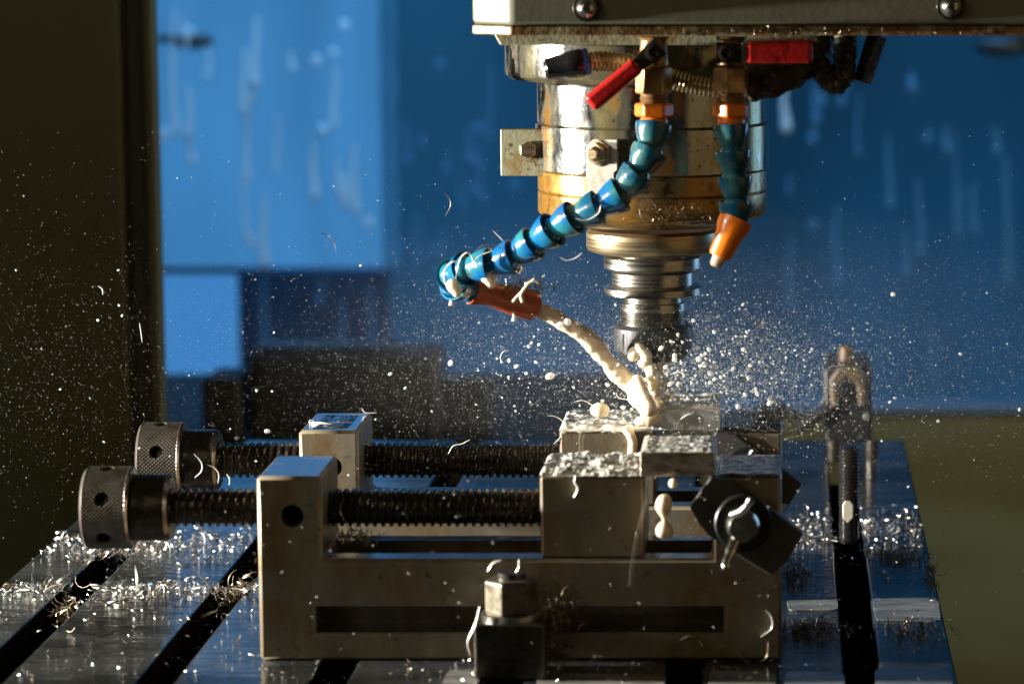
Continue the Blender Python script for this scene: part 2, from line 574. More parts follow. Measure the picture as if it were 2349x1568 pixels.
        if smooth:
            me.shade_smooth()
            me.set_sharp_from_angle(angle=math.radians(angle))
        ob = bpy.data.objects.new(name, me)
        COL.objects.link(ob)
        ob['_o'] = list(o0)
        if parent is not None:
            ob.parent = parent
        else:
            ob.location = o0 * U
        if bevel:
            md = ob.modifiers.new('edge', 'BEVEL')
            md.width = bevel * U
            md.segments = seg
            md.limit_method = 'ANGLE'
            md.angle_limit = math.radians(40)
            md.harden_normals = True
        return ob


def cut(ob, cutters):
    """boolean cuts, baked into the object's mesh"""
    for q in ob.modifiers:
        q.harden_normals = False
    for mb in cutters:
        c = mb.build('cutter', [], origin=ob['_o'], smooth=False)
        if ob.parent:
            c.location = Vector(ob['_o']) * U
        bpy.context.view_layer.update()
        md = ob.modifiers.new('cut', 'BOOLEAN')
        md.operation = 'DIFFERENCE'
        md.solver = 'EXACT'
        md.object = c
        dg = bpy.context.evaluated_depsgraph_get()
        me = bpy.data.meshes.new_from_object(ob.evaluated_get(dg))
        ob.modifiers.clear()
        ob.data = me
        me.shade_smooth()
        me.set_sharp_from_angle(angle=math.radians(40))
        bpy.data.objects.remove(c)


def tag(o, label=None, cat=None, group=None, kind=None):
    if label:
        o['label'] = label
    if cat:
        o['category'] = cat
    if group:
        o['group'] = group
    if kind:
        o['kind'] = kind
    return o


def thing(name, origin, label, cat, group=None):
    o = bpy.data.objects.new(name, None)
    o.empty_display_size = 0.01
    o.location = Vector(origin) * U
    COL.objects.link(o)
    o['_o'] = list(origin)
    return tag(o, label, cat, group)


def copy_tree(o, parent=None):
    c = o.copy()
    COL.objects.link(c)
    if parent is not None:
        c.parent = parent
    for ch in list(o.children):
        copy_tree(ch, c)
    return c


def smooth_path(pts, per=8):
    """Catmull-Rom through the points"""
    pts = [Vector(p) for p in pts]
    q = [pts[0] * 2 - pts[1]] + pts + [pts[-1] * 2 - pts[-2]]
    out = []
    for i in range(1, len(q) - 2):
        for k in range(per):
            t = k / per
            a, b, c, d = q[i - 1], q[i], q[i + 1], q[i + 2]
            out.append(0.5 * ((2 * b) + (c - a) * t + (2 * a - 5 * b + 4 * c - d) * t * t + (3 * b - a - 3 * c + d) * t ** 3))
    out.append(pts[-1])
    return out


# ------------------------------------------------------------------ depths
VT = 38.0                                        # vise thickness
ZT = P(700, 1092, 0).z                           # vise top
lo_, hi_ = 20.0, 300.0
for _ in range(60):                              # depth of the rear vise: its top front edge stands at 987
    mid_ = (lo_ + hi_) / 2
    if P(700, 987, mid_).z > ZT:
        lo_ = mid_
    else:
        hi_ = mid_
YR = lo_
YA = YR + 16.0                                   # spindle axis
XA = P(1497, 500, YA).x


def fx(px, py=1300):                             # x on the front face of the front vise
    return P(px, py, 0).x


def fz(py):
    return P(1200, py, 0).z


# ------------------------------------------------------------------ enclosure (structure and far things)
YW = 1500.0
win = thing('window', P(1200, 300, YW), 'tall blue daylit window of the machine enclosure, streaked with water', 'window')


def quad(mb, x0, x1, y0, y1, Y, th=6.0):
    a, b = P(x0, y1, Y), P(x1, y0, Y)
    return mb.box(a.x, b.x, Y, Y + th, a.z, b.z)


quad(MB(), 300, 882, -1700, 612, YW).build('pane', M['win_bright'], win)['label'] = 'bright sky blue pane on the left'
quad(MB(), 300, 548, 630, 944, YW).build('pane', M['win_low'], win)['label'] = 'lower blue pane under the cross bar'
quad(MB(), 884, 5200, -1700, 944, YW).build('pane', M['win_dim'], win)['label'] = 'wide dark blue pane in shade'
quad(MB(), 300, 882, 614, 628, YW - 10).build('cross_bar', M['mullion'], win)
tag(quad(MB(), 552, 884, 622, 944, YW - 30, 20).build('shutter_panel', M['dark_bg'], origin=P(700, 800, YW)),
    'near black panel standing under the bright window pane', 'panel')
tag(quad(MB(), -900, 3600, 942, 2600, YW - 40, 30).build('enclosure_wall', M['olive_wall_green'], origin=P(1200, 1200, YW)),
    'olive green painted lower wall of the machine enclosure', 'wall', kind='structure')
s_ = MB()
a_, b_ = P(300, 943, YW - 52), P(3300, 926, YW - 52)
s_.box(a_.x, b_.x, YW - 52, YW - 41, a_.z, b_.z)
tag(s_.build('window_sill', M['sill'], origin=(a_.x, YW - 90, a_.z)), 'pale blue sill running under the wide dark blue window', 'sill', kind='structure')
# left enclosure column (about where its edge blurs a little)
YC = 470.0
col = thing('enclosure_column', P(100, 1500, YC), 'dark olive enclosure column filling the left edge', 'column')
cz0, cz1 = P(300, 2300, YC).z, P(300, -900, YC).z
xe = P(372, 500, YC).x
xe = P(374, 500, YC + 14).x
xg0, xg1 = P(288, 500, YC).x, P(334, 500, YC).x
MB().box(P(-1200, 500, YC).x, xg0, YC, YC + 60, cz0, cz1).build('front_panel', M['olive_wall'], col, bevel=3)
MB().box(xg0 + 0.1, xg1 - 0.1, YC + 8, YC + 13, cz0, cz1).build('groove', pbr('dark olive groove', (0.05, 0.042, 0.02), 0.6, 0), col)
MB().box(xg1, P(374, 500, YC + 14).x, YC + 2, YC + 14, cz0, cz1).build('edge_strip', M['olive_wall'], col, bevel=2)
# window latch, lamp bracket
l_ = MB()
l_.ball(P(440, 95, YW - 20), 17, 16, (1, 0.5, 0.35)).ball(P(415, 90, YW - 20), 13, 16, (1.6, 0.5, 0.3))
tag(l_.build('window_latch', M['black'], origin=P(430, 95, YW - 20)), 'small black latch on the bright blue window pane', 'latch')
l_ = MB()
l_.ball(P(2300, 108, 1420), 14, 16, (1.5, 0.5, 0.5)).tube([P(2300, 108, 1420), P(2372, 70, 1420), P(2390, -200, 1420)], [6, 7, 7], 12)
tag(l_.build('lamp_bracket', M['mullion'], origin=P(2300, 108, 1420)), 'blurred dark bracket hanging under the right end of the head', 'bracket')
# dark machine blocks far behind the vises
YB = 900.0
ledge = MB()
a_ = P(300, 1025, YB)
ledge.box(a_.x - 60, P(1500, 1025, YB).x, YB - 10, YB + 300, a_.z - 30, a_.z)
tag(ledge.build('rear_ledge', M['dark_block'], origin=a_), 'dark ledge of the machine bed behind the table', 'ledge', kind='structure')
t = thing('tool_changer_block', P(780, 1025, YB + 20), 'big dark block with a blue lit top, far behind the vises', 'machine block')
a_, b_ = P(572, 1022, YB), P(1000, 815, YB)
MB().box(a_.x, b_.x, YB, YB + 52, a_.z + 0.2, b_.z).build('body', M['dark_block'], t, bevel=4)
a2, b2 = P(580, 816, YB + 12), P(900, 800, YB + 12)
MB().box(a2.x, b2.x, YB + 14, YB + 46, b_.z + 0.1, b_.z + 3).build('top_plate', pbr('dull blue plate', (0.015, 0.022, 0.035), 0.4, 0.2), t, bevel=1)
for i in range(4):
    MB().lathe([(0, 3.2), (2.6, 3.2), (3.0, 2.6)], (a_.x + 9 + i * (b_.x - a_.x - 18) / 3, YB - 0.1, b_.z - 9), (0, -1, 0), 20).build('bolt_head', M['dark_steel'], t)
a3, b3 = P(1003, 1022, YB + 30), P(1125, 872, YB + 30)
MB().box(a3.x, b3.x, YB + 30, YB + 56, a_.z + 0.2, b3.z).build('side_box', M['dark_block'], t, bevel=4)
a_, b_ = P(465, 1022, YB - 4), P(548, 868, YB - 4)
tag(MB().box(a_.x, b_.x, YB - 4, YB + 45, a_.z + 0.2, b_.z).build('clamp_block', M['dark_block'], origin=(a_.x, YB, a_.z), bevel=3),
    'small dark square block left of the big dark block', 'block')

# water running down the window
nsp = 0


def streak(px, y0, y1, wd, bright, name='water_streak'):
    global nsp
    mb = MB()
    Y = (YW - 48 if 548 < px < 884 and y0 > 615 else YW - 26) - 0.6 * (nsp % 9)
    nsp += 1
    pts, rr = [], []
    n = max(3, int((y1 - y0) / 14))
    for i in range(n + 1):
        f = i / n
        pts.append(P(px + 3 * math.sin(f * 5 + px), y0 + (y1 - y0) * f, Y))
        rr.append(wd * sc(500, Y) * (0.45 + 0.55 * f if f < 0.9 else 1.05))
    if y1 - y0 < 5:
        mb.ball(P(px, y0, Y), wd * sc(500, Y), 12, (1, 0.5, 1))
    else:
        mb.tube(pts, rr, 10)
        mb.ball(pts[-1], rr[-1] * 1.05, 12, (1, 0.6, 1.2))
    ob = mb.build(name, M['streak_bright'] if bright else M['streak'], origin=pts[-1])
    return ob


G_ST = 'water streaks on the bright window pane'
for px, y0, y1, wd, br in ((398, 20, 300, 9, 1), (437, 310, 372, 9, 1), (719, 330, 445, 11, 1), (790, 395, 465, 11, 1), (605, 450, 600, 12, 1),
                           (767, 150, 285, 9, 1), (738, 285, 300, 10, 1), (585, 40, 190, 12, 1), (560, 110, 250, 10, 1)):
    tag(streak(px, y0, y1, wd, br), 'out of focus water streak running down the bright blue pane', 'water streak', G_ST)
for px, y0, y1, wd, br in ((606, 635, 795, 12, 0), (785, 690, 800, 10, 0), (852, 660, 790, 11, 0), (735, 640, 690, 9, 0)):
    tag(streak(px, y0, y1, wd, br), 'blue water streak over the near black panel', 'water streak', 'water streaks over the dark panel')
for px, y0, y1, wd, br in ((1078, 290, 370, 11, 0), (965, 300, 330, 9, 0), (1800, 205, 290, 12, 1), (1865, 290, 320, 11, 0), (1920, 560, 640, 11, 0),
                           (1917, 470, 560, 9, 0), (2078, 530, 625, 11, 0), (2200, 430, 530, 11, 0), (2233, 420, 525, 11, 0), (2090, 175, 205, 10, 0),
                           (2170, 290, 340, 11, 0), (2285, 290, 345, 11, 0), (2130, 290, 320, 9, 0), (2310, 360, 640, 14, 0), (1020, 520, 620, 10, 0)):
    tag(streak(px, y0, y1, wd, br), 'faint water streak running down the dark blue pane', 'water streak', 'water streaks on the dark pane')
for i in range(22):
    px, py = rnd.uniform(905, 1130) if i % 2 else rnd.uniform(1790, 2340), rnd.uniform(120, 760)
    tag(streak(px, py, py + rnd.uniform(30, 190), rnd.uniform(6, 12), 0), 'faint water streak running down the dark blue pane', 'water streak', 'water streaks on the dark pane')
for i in range(10):
    px, py = rnd.uniform(395, 860), rnd.uniform(10, 420)
    tag(streak(px, py, py + rnd.uniform(40, 170), rnd.uniform(5, 11), 1), 'out of focus water streak running down the bright blue pane', 'water streak', G_ST)
for px, py, wd, br in ((377, 307, 14, 1), (726, 138, 13, 1), (765, 122, 12, 1), (790, 58, 13, 1), (430, 78, 17, 1), (572, 552, 14, 1), (845, 510, 14, 1), (740, 300, 13, 1)):
    tag(streak(px, py, py, wd, br, 'water_drop'), 'round out of focus water drop on the bright blue pane', 'water drop', 'water drops on the bright pane')
for px, py, wd in ((1009, 147, 13), (1097, 382, 15), (1097, 295, 15), (1085, 435, 15), (1180, 425, 15), (930, 565, 12), (1938, 200, 13), (1930, 232, 13), (2090, 190, 12), (1075, 365, 15), (1865, 515, 12)):
    tag(streak(px, py, py, wd, 0, 'water_drop'), 'round out of focus water drop on the dark blue pane', 'water drop', 'water drops on the dark pane')

# ------------------------------------------------------------------ machine table with T-slots
YT0, YT1 = -330.0, None
lo_, hi_ = 50.0, 900.0
for _ in range(60):
    mid_ = (lo_ + hi_) / 2
    if P(2095, 1010, mid_).z > 0:
        lo_ = mid_
    else:
        hi_ = mid_
YT1 = lo_
tx = lambda px: P(px, 1515, 0).x
slots = [(-26, 52), (357, 434), (744, 821), (1138, 1215), (1535, 1613), (1936, 2014)]
prof = [(tx(-198), -46), (tx(-198), 0)]
for a, b in slots:
    xa, xb = tx(a), tx(b)
    prof += [(xa, 0), (xa, -11), (xa - 5, -11), (xa - 5, -19), (xb + 5, -19), (xb + 5, -11), (xb, -11), (xb, 0)]
prof += [(tx(2187), 0), (tx(2187), -46)]
tab = MB()
n_ = len(prof)
vs = [(p[0], YT0, p[1]) for p in prof] + [(p[0], YT1, p[1]) for p in prof]
fs = [(i, (i + 1) % n_, n_ + (i + 1) % n_, n_ + i) for i in range(n_)]
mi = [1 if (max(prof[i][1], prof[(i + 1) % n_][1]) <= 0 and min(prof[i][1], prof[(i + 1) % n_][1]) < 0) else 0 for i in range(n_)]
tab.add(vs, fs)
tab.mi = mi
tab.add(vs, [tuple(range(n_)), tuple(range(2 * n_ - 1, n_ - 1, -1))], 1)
to = tab.build('machine_table', [M['table'], M['slot_shade']], origin=(tx(1000), 0, -46), bevel=1.3, smooth=True, seg=3)
tag(to, 'wet steel machine table with parallel T-slots under both vises', 'machine table')


# ------------------------------------------------------------------ vises
def make_vise():
    o = (fx(592), 0, 0.05)
    v = thing('toolmakers_vise', o, 'front screw vise of brownish ground steel, nearest the camera', 'vise', 'vises clamped side by side on the table')
    zb = fz(1281)
    zt = ZT
    x = [fx(592), fx(740), fx(1634), fx(1793)]
    body = MB().prism([(x[0], 0.05), (x[3], 0.05), (x[3], zt), (x[2], zt), (x[2], zb), (x[1], zb), (x[1], zt), (x[0], zt)], 0, VT)
    bo = body.build('body', M['vise'], v, bevel=1.1, seg=1)
    pk = MB().box(fx(722), fx(1660), -2, 13, fz(1450), fz(1389))
    hole = MB().cyl((fx(670, 1182), -2, fz(1183)), (fx(670, 1182), 14, fz(1183)), 26 * 0.1333, 40)
    ch = MB().box(x[1] + 0.4, x[2] - 0.4, 9, VT - 9, zb - 9, zb + 5)
    cut(bo, [pk, hole, ch])
    # moving jaw
    j = MB().box(fx(1240), fx(1478), 0.3, VT - 0.3, zb + 0.06, zt)
    j.build('moving_jaw', M['vise'], v, bevel=1.0, seg=1)
    # screw along X through the left post
    yc = VT / 2
    zs = P(900, 1163, yc).z
    r = 44 * sc(1163, yc)
    xk0, xk1, xk2 = P(199, 1160, yc).x, P(308, 1160, yc).x, P(394, 1160, yc).x
    xp = x[0]
    scr = MB().thread((xk2, yc, zs), fx(1240) - xk2 + 3, r, r * 0.16, 2.55)
    scr.build('screw', M['dark_steel'], v, angle=25)
    rk = 95 * sc(1160, yc)
    kb = MB()
    nk, mk = 256, 56
    lk = xk1 - xk0
    vs, fs = [], []
    ts = [0.0] + [0.9 + (lk - 1.6) * q / mk for q in range(mk + 1)] + [lk]
    for q, tt in enumerate(ts):
        for k in range(nk):
            a = 2 * math.pi * k / nk
            if q in (0, len(ts) - 1):
                rr = rk - (1.1 if q == 0 else 0.7)
            else:
                p1, p2 = 32 * a / math.pi + tt * 0.72, 32 * a / math.pi - tt * 0.72
                g = min(abs((p1 % 1.0) - 0.5), abs((p2 % 1.0) - 0.5))
                rr = rk - (0.0 if q in (1, len(ts) - 2) else 0.85 * max(0.0, 0.36 - g))
            vs.append((xk0 + tt, yc + math.sin(a) * rr, zs + math.cos(a) * rr))
    for q in range(len(ts) - 1):
        for k in range(nk):
            k2 = (k + 1) % nk
            fs.append((q * nk + k, (q + 1) * nk + k, (q + 1) * nk + k2, q * nk + k2))
    fs.append(tuple(range(nk)))
    fs.append(tuple(range(len(ts) * nk - 1, (len(ts) - 1) * nk - 1, -1)))
    kb.add(vs, fs)
    ko = kb.build('knob', M['knurl'], v, angle=60)
    hs = []
    for i in range(6):
        a = math.radians(-102 + i * 60) if False else math.radians(22 + i * 60)
        d = Vector((0, -math.cos(a), math.sin(a)))
        c0 = Vector((P(251, 1160, yc).x, yc, zs))
        hs.append(MB().cyl(c0 + d * (rk - 5), c0 + d * (rk + 3), 2.25, 20))
    cut(ko, hs)
    rc = 76 * sc(1160, yc)
    cl = MB().lathe([(0, rc), (xk2 - xk1 - 1, rc), (xk2 - xk1, rc - 1)], (xk1, yc, zs), (1, 0, 0), 64)
    cl.build('collar', M['dark_steel'], v)
    return v


def add_stop(v, ang, oy):
    """work stop bolted to the right end of the vise"""
    c = P(1705, 1195, oy - 5)
    s = sc(1195, oy - 5)
    pl = [(-163, 103), (-120, 173), (-78, 168), (60, 66), (92, 40), (160, -26), (120, -95), (82, -126), (-40, -52), (-88, 0), (-140, 62)]
    raw = [(520, 430), (700, 450), (1150, 770), (1430, 990), (1270, 1260), (1110, 1400), (770, 1190), (500, 1000), (410, 890), (315, 720)]
    k = 0.9176 / 3.92
    pl = [((qx - 840) * k * s, -(qy - 860) * k * s) for qx, qy in raw]
    ca, sa = math.cos(ang), math.sin(ang)
    pl = [(c.x + a * ca - b * sa, c.z + a * sa + b * ca) for a, b in pl]
    MB().prism(pl, oy - 5.2, oy - 0.2).build('stop_plate', M['stop'], v, bevel=0.4)
    MB().lathe([(0, 66 * s), (3.4, 66 * s), (4.0, 62 * s)], (c.x, oy - 5.25, c.z), (0, -1, 0), 48).build('clamp_washer', M['black'], v)
    wn = MB()
    y = oy - 9.4
    wn.lathe([(0, 40 * s), (4.5, 38 * s), (6, 30 * s), (6.2, 0)], (c.x, y, c.z), (0, -1, 0), 32)
    up = smooth_path([(c.x - 22 * s, y - 4, c.z + 26 * s), (c.x + 4 * s, y - 6.5, c.z + 42 * s), (c.x + 22 * s, y - 9, c.z + 72 * s)], 6)
    wn.tube(up, [13 * s] * 8 + [11 * s] * 4 + [8 * s], 14)
    dn = smooth_path([(c.x - 14 * s, y - 3, c.z - 26 * s), (c.x - 26 * s, y - 6, c.z - 52 * s), (c.x - 38 * s, y - 9, c.z - 80 * s), (c.x - 36 * s, y - 9.5, c.z - 90 * s)], 6)
    wn.tube(dn, [14 * s] * 8 + [11 * s] * 10 + [7 * s], 14)
    wn.build('wing_nut', M['bright_steel'], v)


v1 = make_vise()
v2 = copy_tree(v1)
v2.location.y += YR * U
v2['_o'] = [v1['_o'][0], YR, v1['_o'][2]]
v2['label'] = 'rear screw vise behind the front one, sharply focused, under the spindle'
add_stop(v1, 0.0, 0.0)
for ch in [q for q in v1.children if q.name.split('.')[0] in ('stop_plate', 'clamp_washer', 'wing_nut')]:
    c_ = ch.copy()
    COL.objects.link(c_)
    c_.parent = v2
    if 'wing' in ch.name:
        c_.rotation_euler = (0, 0, 0)

# workpieces lying across the jaws
for i, (Y, lab, m) in enumerate(((0.0, 'metal workpiece block with a torn shiny front, held in the front vise', M['rough_alu']),
                                 (YR, 'smooth machined metal block being cut, held in the rear vise', M['alu']))):
    x0, x1 = fx(1470), fx(1641)
    z0 = ZT + 0.06
    z1 = P(1500, 1036, 0).z
    wb_ = MB().box(x0, x1, Y - 0.5, Y + 29, z0, z1)
    wo = wb_.build('workpiece', [m], origin=((x0 + x1) / 2, Y + 14, z0), bevel=0.35)
    tag(wo, lab, 'workpiece', 'metal blocks held in the vises')
WZ = z1

# clamp in front of the vise
cb = P(1168, 1545, -26)
clm = thing('toe_clamp', (cb.x, -24, 0.1), 'dark hold-down clamp with a hex nut in front of the front vise', 'clamp')
xl, xr = P(1087, 1480, -26).x, P(1250, 1480, -26).x
zt_ = P(1168, 1432, -26).z
MB().box(xl, xr, -26, -6, 0.1, zt_).build('clamp_block', M['dark_steel'], clm, bevel=0.9)
MB().box(xl + 5, xr - 5, -6.5, 7, fz(1449) + 0.3, fz(1405)).build('clamp_toe', M['dark_steel'], clm, bevel=0.5)
cx = (xl + xr) / 2
MB().lathe([(0, 9.2), (1.6, 9.2), (2.0, 8.6)], (cx, -16, zt_ + 0.05), (0, 0, 1), 40).build('washer', M['bright_steel'], clm)
MB().lathe([(0, 8.2), (9.2, 8.2), (10.0, 7.3)], (cx, -16, zt_ + 2.1), (0, 0, 1), 6, up=(0.3, 1, 0)).build('hex_nut', M['dark_nut'], clm, bevel=0.5, angle=20)
MB().cyl((cx, -16, zt_ + 8), (cx, -16, zt_ + 14), 4.4, 24).build('stud', M['dark_steel'], clm)

# threaded stud standing in the right slot
ys = 240.0
while P(1948, 1235, ys).z < 0:
    ys -= 1
ys -= 2
sd = thing('threaded_stud', P(1948, 1235, ys), 'black threaded stud standing upright in the right table slot', 'stud')
sb = P(1948, 1245, ys)
r_ = 23 * sc(1150, ys)
hgt = P(1948, 1022, ys).z
MB().lathe([(-12, r_), (0, r_), (hgt - 1, r_), (hgt, r_ - 1)], (sb.x, ys, 0), (0, 0, 1), 32).build('rod', M['black_rubber'], sd)
th_ = MB()
zz = hgt * 0.36
while zz < hgt - 2:
    th_.lathe([(0, r_ + 0.02), (0.35, r_ + 0.3), (0.7, r_ + 0.02)], (sb.x, ys, zz), (0, 0, 1), 32, caps=False)
    zz += 1.3
th_.build('thread', M['dark_steel'], sd)
pf = [(-12, 34), (-12, 4), (0, -8), (12, 4), (12, 34), (6, 42), (-6, 42)]
c_ = P(1945, 1190, ys - r_ - 0.2)
s_ = sc(1190, ys)
MB().prism([(c_.x + a * s_, c_.z + b * s_) for a, b in pf], ys - r_ - 1.2, ys - r_ + 1.5).build('bright_flat', pbr('pale wet flat', (0.62, 0.58, 0.48), 0.35, 0.2), sd, bevel=0.3)

# far clamp tower at the back of the table
YQ = YT1 - 40
t = thing('clamp_tower', P(1945, 1020, YQ), 'blurred dark and bronze clamp tower at the back right of the table', 'clamp tower')
def pq(px, py, Y=YQ):
    q = P(px, py, Y)
    return (q.x, q.z)
MB().prism([pq(1893, 1018), pq(2000, 1018), pq(2002, 850), pq(1990, 838), pq(1900, 838), pq(1890, 852)], YQ, YQ + 40).build('body', M['black'], t, bevel=2)
MB().prism([pq(1905, 930), pq(1925, 930), pq(1925, 880), pq(1945, 862), pq(1965, 880), pq(1968, 930), pq(1988, 930), pq(1988, 862), pq(1965, 835), pq(1925, 835), pq(1903, 865)], YQ - 6, YQ - 0.1).build('arch', M['brown_block'], t, bevel=1.5)
MB().lathe([(0, 6), (2, 3.6), (7, 3.2), (8, 2)], (P(1942, 838, YQ + 10).x, YQ + 14, P(1942, 838, YQ + 10).z), (0, 0, 1), 24).build('top_knob', M['brown_block'], t)
a_, b_ = P(1830, 985, YQ - 2), P(1900, 935, YQ - 2)
MB().tube([a_, b_], [2.4, 2.4], 12).build('arm', M['black'], t)
for px in (1912, 2000):
    a_ = P(px, 1050, YQ - 12)
    MB().cyl((a_.x, YQ - 12, 0.1), (a_.x, YQ - 12, P(px, 1010, YQ - 12).z), 2.8, 20).build('foot_bolt', M['dark_steel'], t)

# ------------------------------------------------------------------ machine head
YH = YA - 74.0
hd = thing('mill_headstock', P(1700, 82, YH), 'olive grey machine head with a rusty lower edge, across the top', 'machine head')
hz0, hz1 = P(1700, 82, YH).z, P(1700, -500, YH).z
xl0, xl1 = P(1076, 40, YH).x, P(1171, 40, YH).x
hx1 = P(2900, 40, YH).x
rim = 3.0
plan = [(xl1, YH), (hx1, YH), (hx1, YH + 260), (xl0, YH + 260), (xl0, YH + 11)]
MB().prism(plan, hz0 + rim, hz1, 'z').build('housing', M['head'], hd, bevel=1.6)
plan2 = [(xl1 + 0.05, YH - 0.15), (hx1, YH - 0.15), (hx1, YH + 260), (xl0 - 0.1, YH + 260), (xl0 - 0.1, YH + 11)]
MB().prism(plan2, hz0, hz0 + rim - 0.02, 'z').build('lower_edge', M['head_rust'], hd, bevel=0.6)
for bx, by in ((1347, 18), (2181, 14)):
    c_ = P(bx, by, YH)
    s_ = sc(by, YH)
    bo = MB().lathe([(0, 25 * s_), (1.0, 25 * s_), (3.0, 19 * s_), (4.0, 10 * s_), (4.05, 8 * s_), (1.6, 7 * s_), (1.5, 0)], (c_.x, YH - 0.9, c_.z), (0, -1, 0), 40).build('bolt', M['bright_steel'], hd)
    MB().lathe([(0, 33 * s_), (0.8, 33 * s_)], (c_.x, YH - 0.05, c_.z), (0, -1, 0), 40).build('washer', M['dark_steel'], bo, bevel=0.2)

# ------------------------------------------------------------------ spindle nose
sp = thing('spindle_nose', (XA, YA, P(1497, 540, YA).z), 'stained cylindrical steel spindle nose hanging under the machine head', 'spindle')


def ring(pyt, pyb, wpx, name, mat, extra=None, parent=sp, cham=0.6, n=96, cx=None):
    """a turned ring between the picture heights of its front edge"""
    R = wpx * sc((pyt + pyb) / 2, YA)
    z1, z0 = P(1497, pyt, YA - R).z, P(1497, pyb, YA - R).z
    prof = extra(R, z1 - z0) if extra else [(0, R - cham), (cham, R), (z1 - z0 - cham, R), (z1 - z0, R - cham)]
    return MB().lathe(prof, (XA, YA, z0), (0, 0, 1), n).build(name, mat, parent)


# plate under the head
a_, b_ = P(1131, 95, YA - 50), P(1880, 95, YA - 50)
zp0, zp1 = P(1497, 104, YA - 50).z, hz0 - 0.05
MB().prism([(a_.x, zp1), (b_.x, zp1), (b_.x, zp0), (a_.x + 2.2, zp0), (a_.x + 0.6, zp1 - 1)], YA - 50, YA + 40).build('mounting_plate', M['plate_green'], hd, bevel=0.6)
ring(106, 197, 336, 'flange', M['spindle'], lambda R, h: [(0, R - 2.2), (1.4, R - 0.3), (2.4, R), (h, R)])
ring(198, 299, 263, 'upper_barrel', M['spindle'])
ring(299.5, 406, 267, 'clamp_band', M['spindle'], cham=0.3)
ring(406.5, 457, 262, 'middle_barrel', M['spindle_rust'], cham=0.5)
ring(457.5, 535, 262, 'lower_barrel', M['spindle_rust'], lambda R, h: [(0, R - 9), (2.2, R - 2.0), (3.4, R - 0.5), (4.2, R), (h - 0.5, R), (h, R - 0.5)])
# lug of the clamp band
a_, b_ = P(1150, 403, YA - 12), P(1238, 296, YA - 12)
lug = MB().box(a_.x, b_.x + 3, YA - 14, YA - 9, a_.z, b_.z).build('band_lug', M['plate_green'], sp, bevel=0.4)
c_ = P(1212, 343, YA - 14)
MB().lathe([(0, 2.9), (2.2, 2.9), (2.4, 2.6)], (c_.x, YA - 14.1, c_.z), (0, -1, 0), 6).build('lug_bolt', M['nose_ring'], lug, bevel=0.2, angle=20)
# bracket on the barrel front with a nut
RB = 267 * sc(350, YA)
phi = math.asin((P(1385, 350, YA - 35).x - XA) / (RB + 0.6))
bd = Vector((math.sin(phi), -math.cos(phi), 0))
bt = Vector((math.cos(phi), math.sin(phi), 0))
bc = Vector((XA, YA, 0)) + bd * (RB + 0.35)


def bracket_pt(u, z, o):
    return bc + bt * u + Vector((0, 0, z)) + bd * o


zb1, zb2, zb3 = P(1385, 318, bc.y).z, P(1385, 388, bc.y).z, P(1385, 442, bc.y).z
br = MB()
pr = [(-5.2, zb1 - 2.0), (-2.8, zb1), (5.6, zb1), (5.6, zb2), (4.4, zb2 - 1), (4.6, zb3), (-4.2, zb3 - 0.6), (-5.4, zb2 - 2), (-5.2, zb2)]
vs = [bracket_pt(u, z, 0.1) for u, z in pr] + [bracket_pt(u, z, 1.9) for u, z in pr]
k_ = len(pr)
br.add(vs, [tuple(range(k_)), tuple(range(2 * k_ - 1, k_ - 1, -1))] + [(i, (i + 1) % k_, k_ + (i + 1) % k_, k_ + i) for i in range(k_)])
bro = br.build('bracket', M['stop_light'], sp, bevel=0.3)
nc = bracket_pt(-0.6, P(1382, 350, bc.y).z, 2.0)
MB().lathe([(0, 4.4), (0.8, 4.4), (0.85, 3.5), (3.4, 3.5), (3.6, 2.4), (5.4, 2.2), (5.8, 1.6)], nc, bd, 6).build('bracket_nut', M['nose_ring'], bro, bevel=0.2, angle=20)

# ------------------------------------------------------------------ rotating nose and tool holder
ring(538, 594, 152, 'rotor_ring', M['nose_ring'], lambda R, h: [(0, R - 3), (0.9, R - 0.5), (2, R), (h - 1, R), (h, R - 1)])
th = thing('tool_holder', (XA, YA, WZ), 'bright turned steel tool holder with collet nut and cutter below the spindle', 'tool holder')
ring(597, 633, 112, 'upper_flange', M['holder'], lambda R, h: [(0, R - 2.4), (1.3, R), (h - 0.5, R), (h, R - 0.5), (h + 0.1, R * 0.7), (h + 3, R * 0.7)], th)
ring(633.2, 662, 94, 'groove_neck', M['holder'], lambda R, h: [(0, R), (h, R)], th)
ring(662.2, 687, 112, 'lower_flange', M['holder'], lambda R, h: [(-0.2, R - 1.5), (0.3, R), (h - 1.2, R), (h, R - 2.8)], th)
ring(688, 720, 76, 'shank', M['holder'], lambda R, h: [(0, R - 0.2), (h * 0.55, R - 0.2), (h * 0.62, R - 1.2), (h, R - 1.2)], th)


def threads(R, h):
    out = []
    n = 7
    for i in range(n):
        z = h * i / n
        out += [(z, R - 0.9), (z + h / n * 0.4, R), (z + h / n * 0.65, R), (z + h / n * 0.98, R - 0.9)]
    return out + [(h, R - 0.9)]


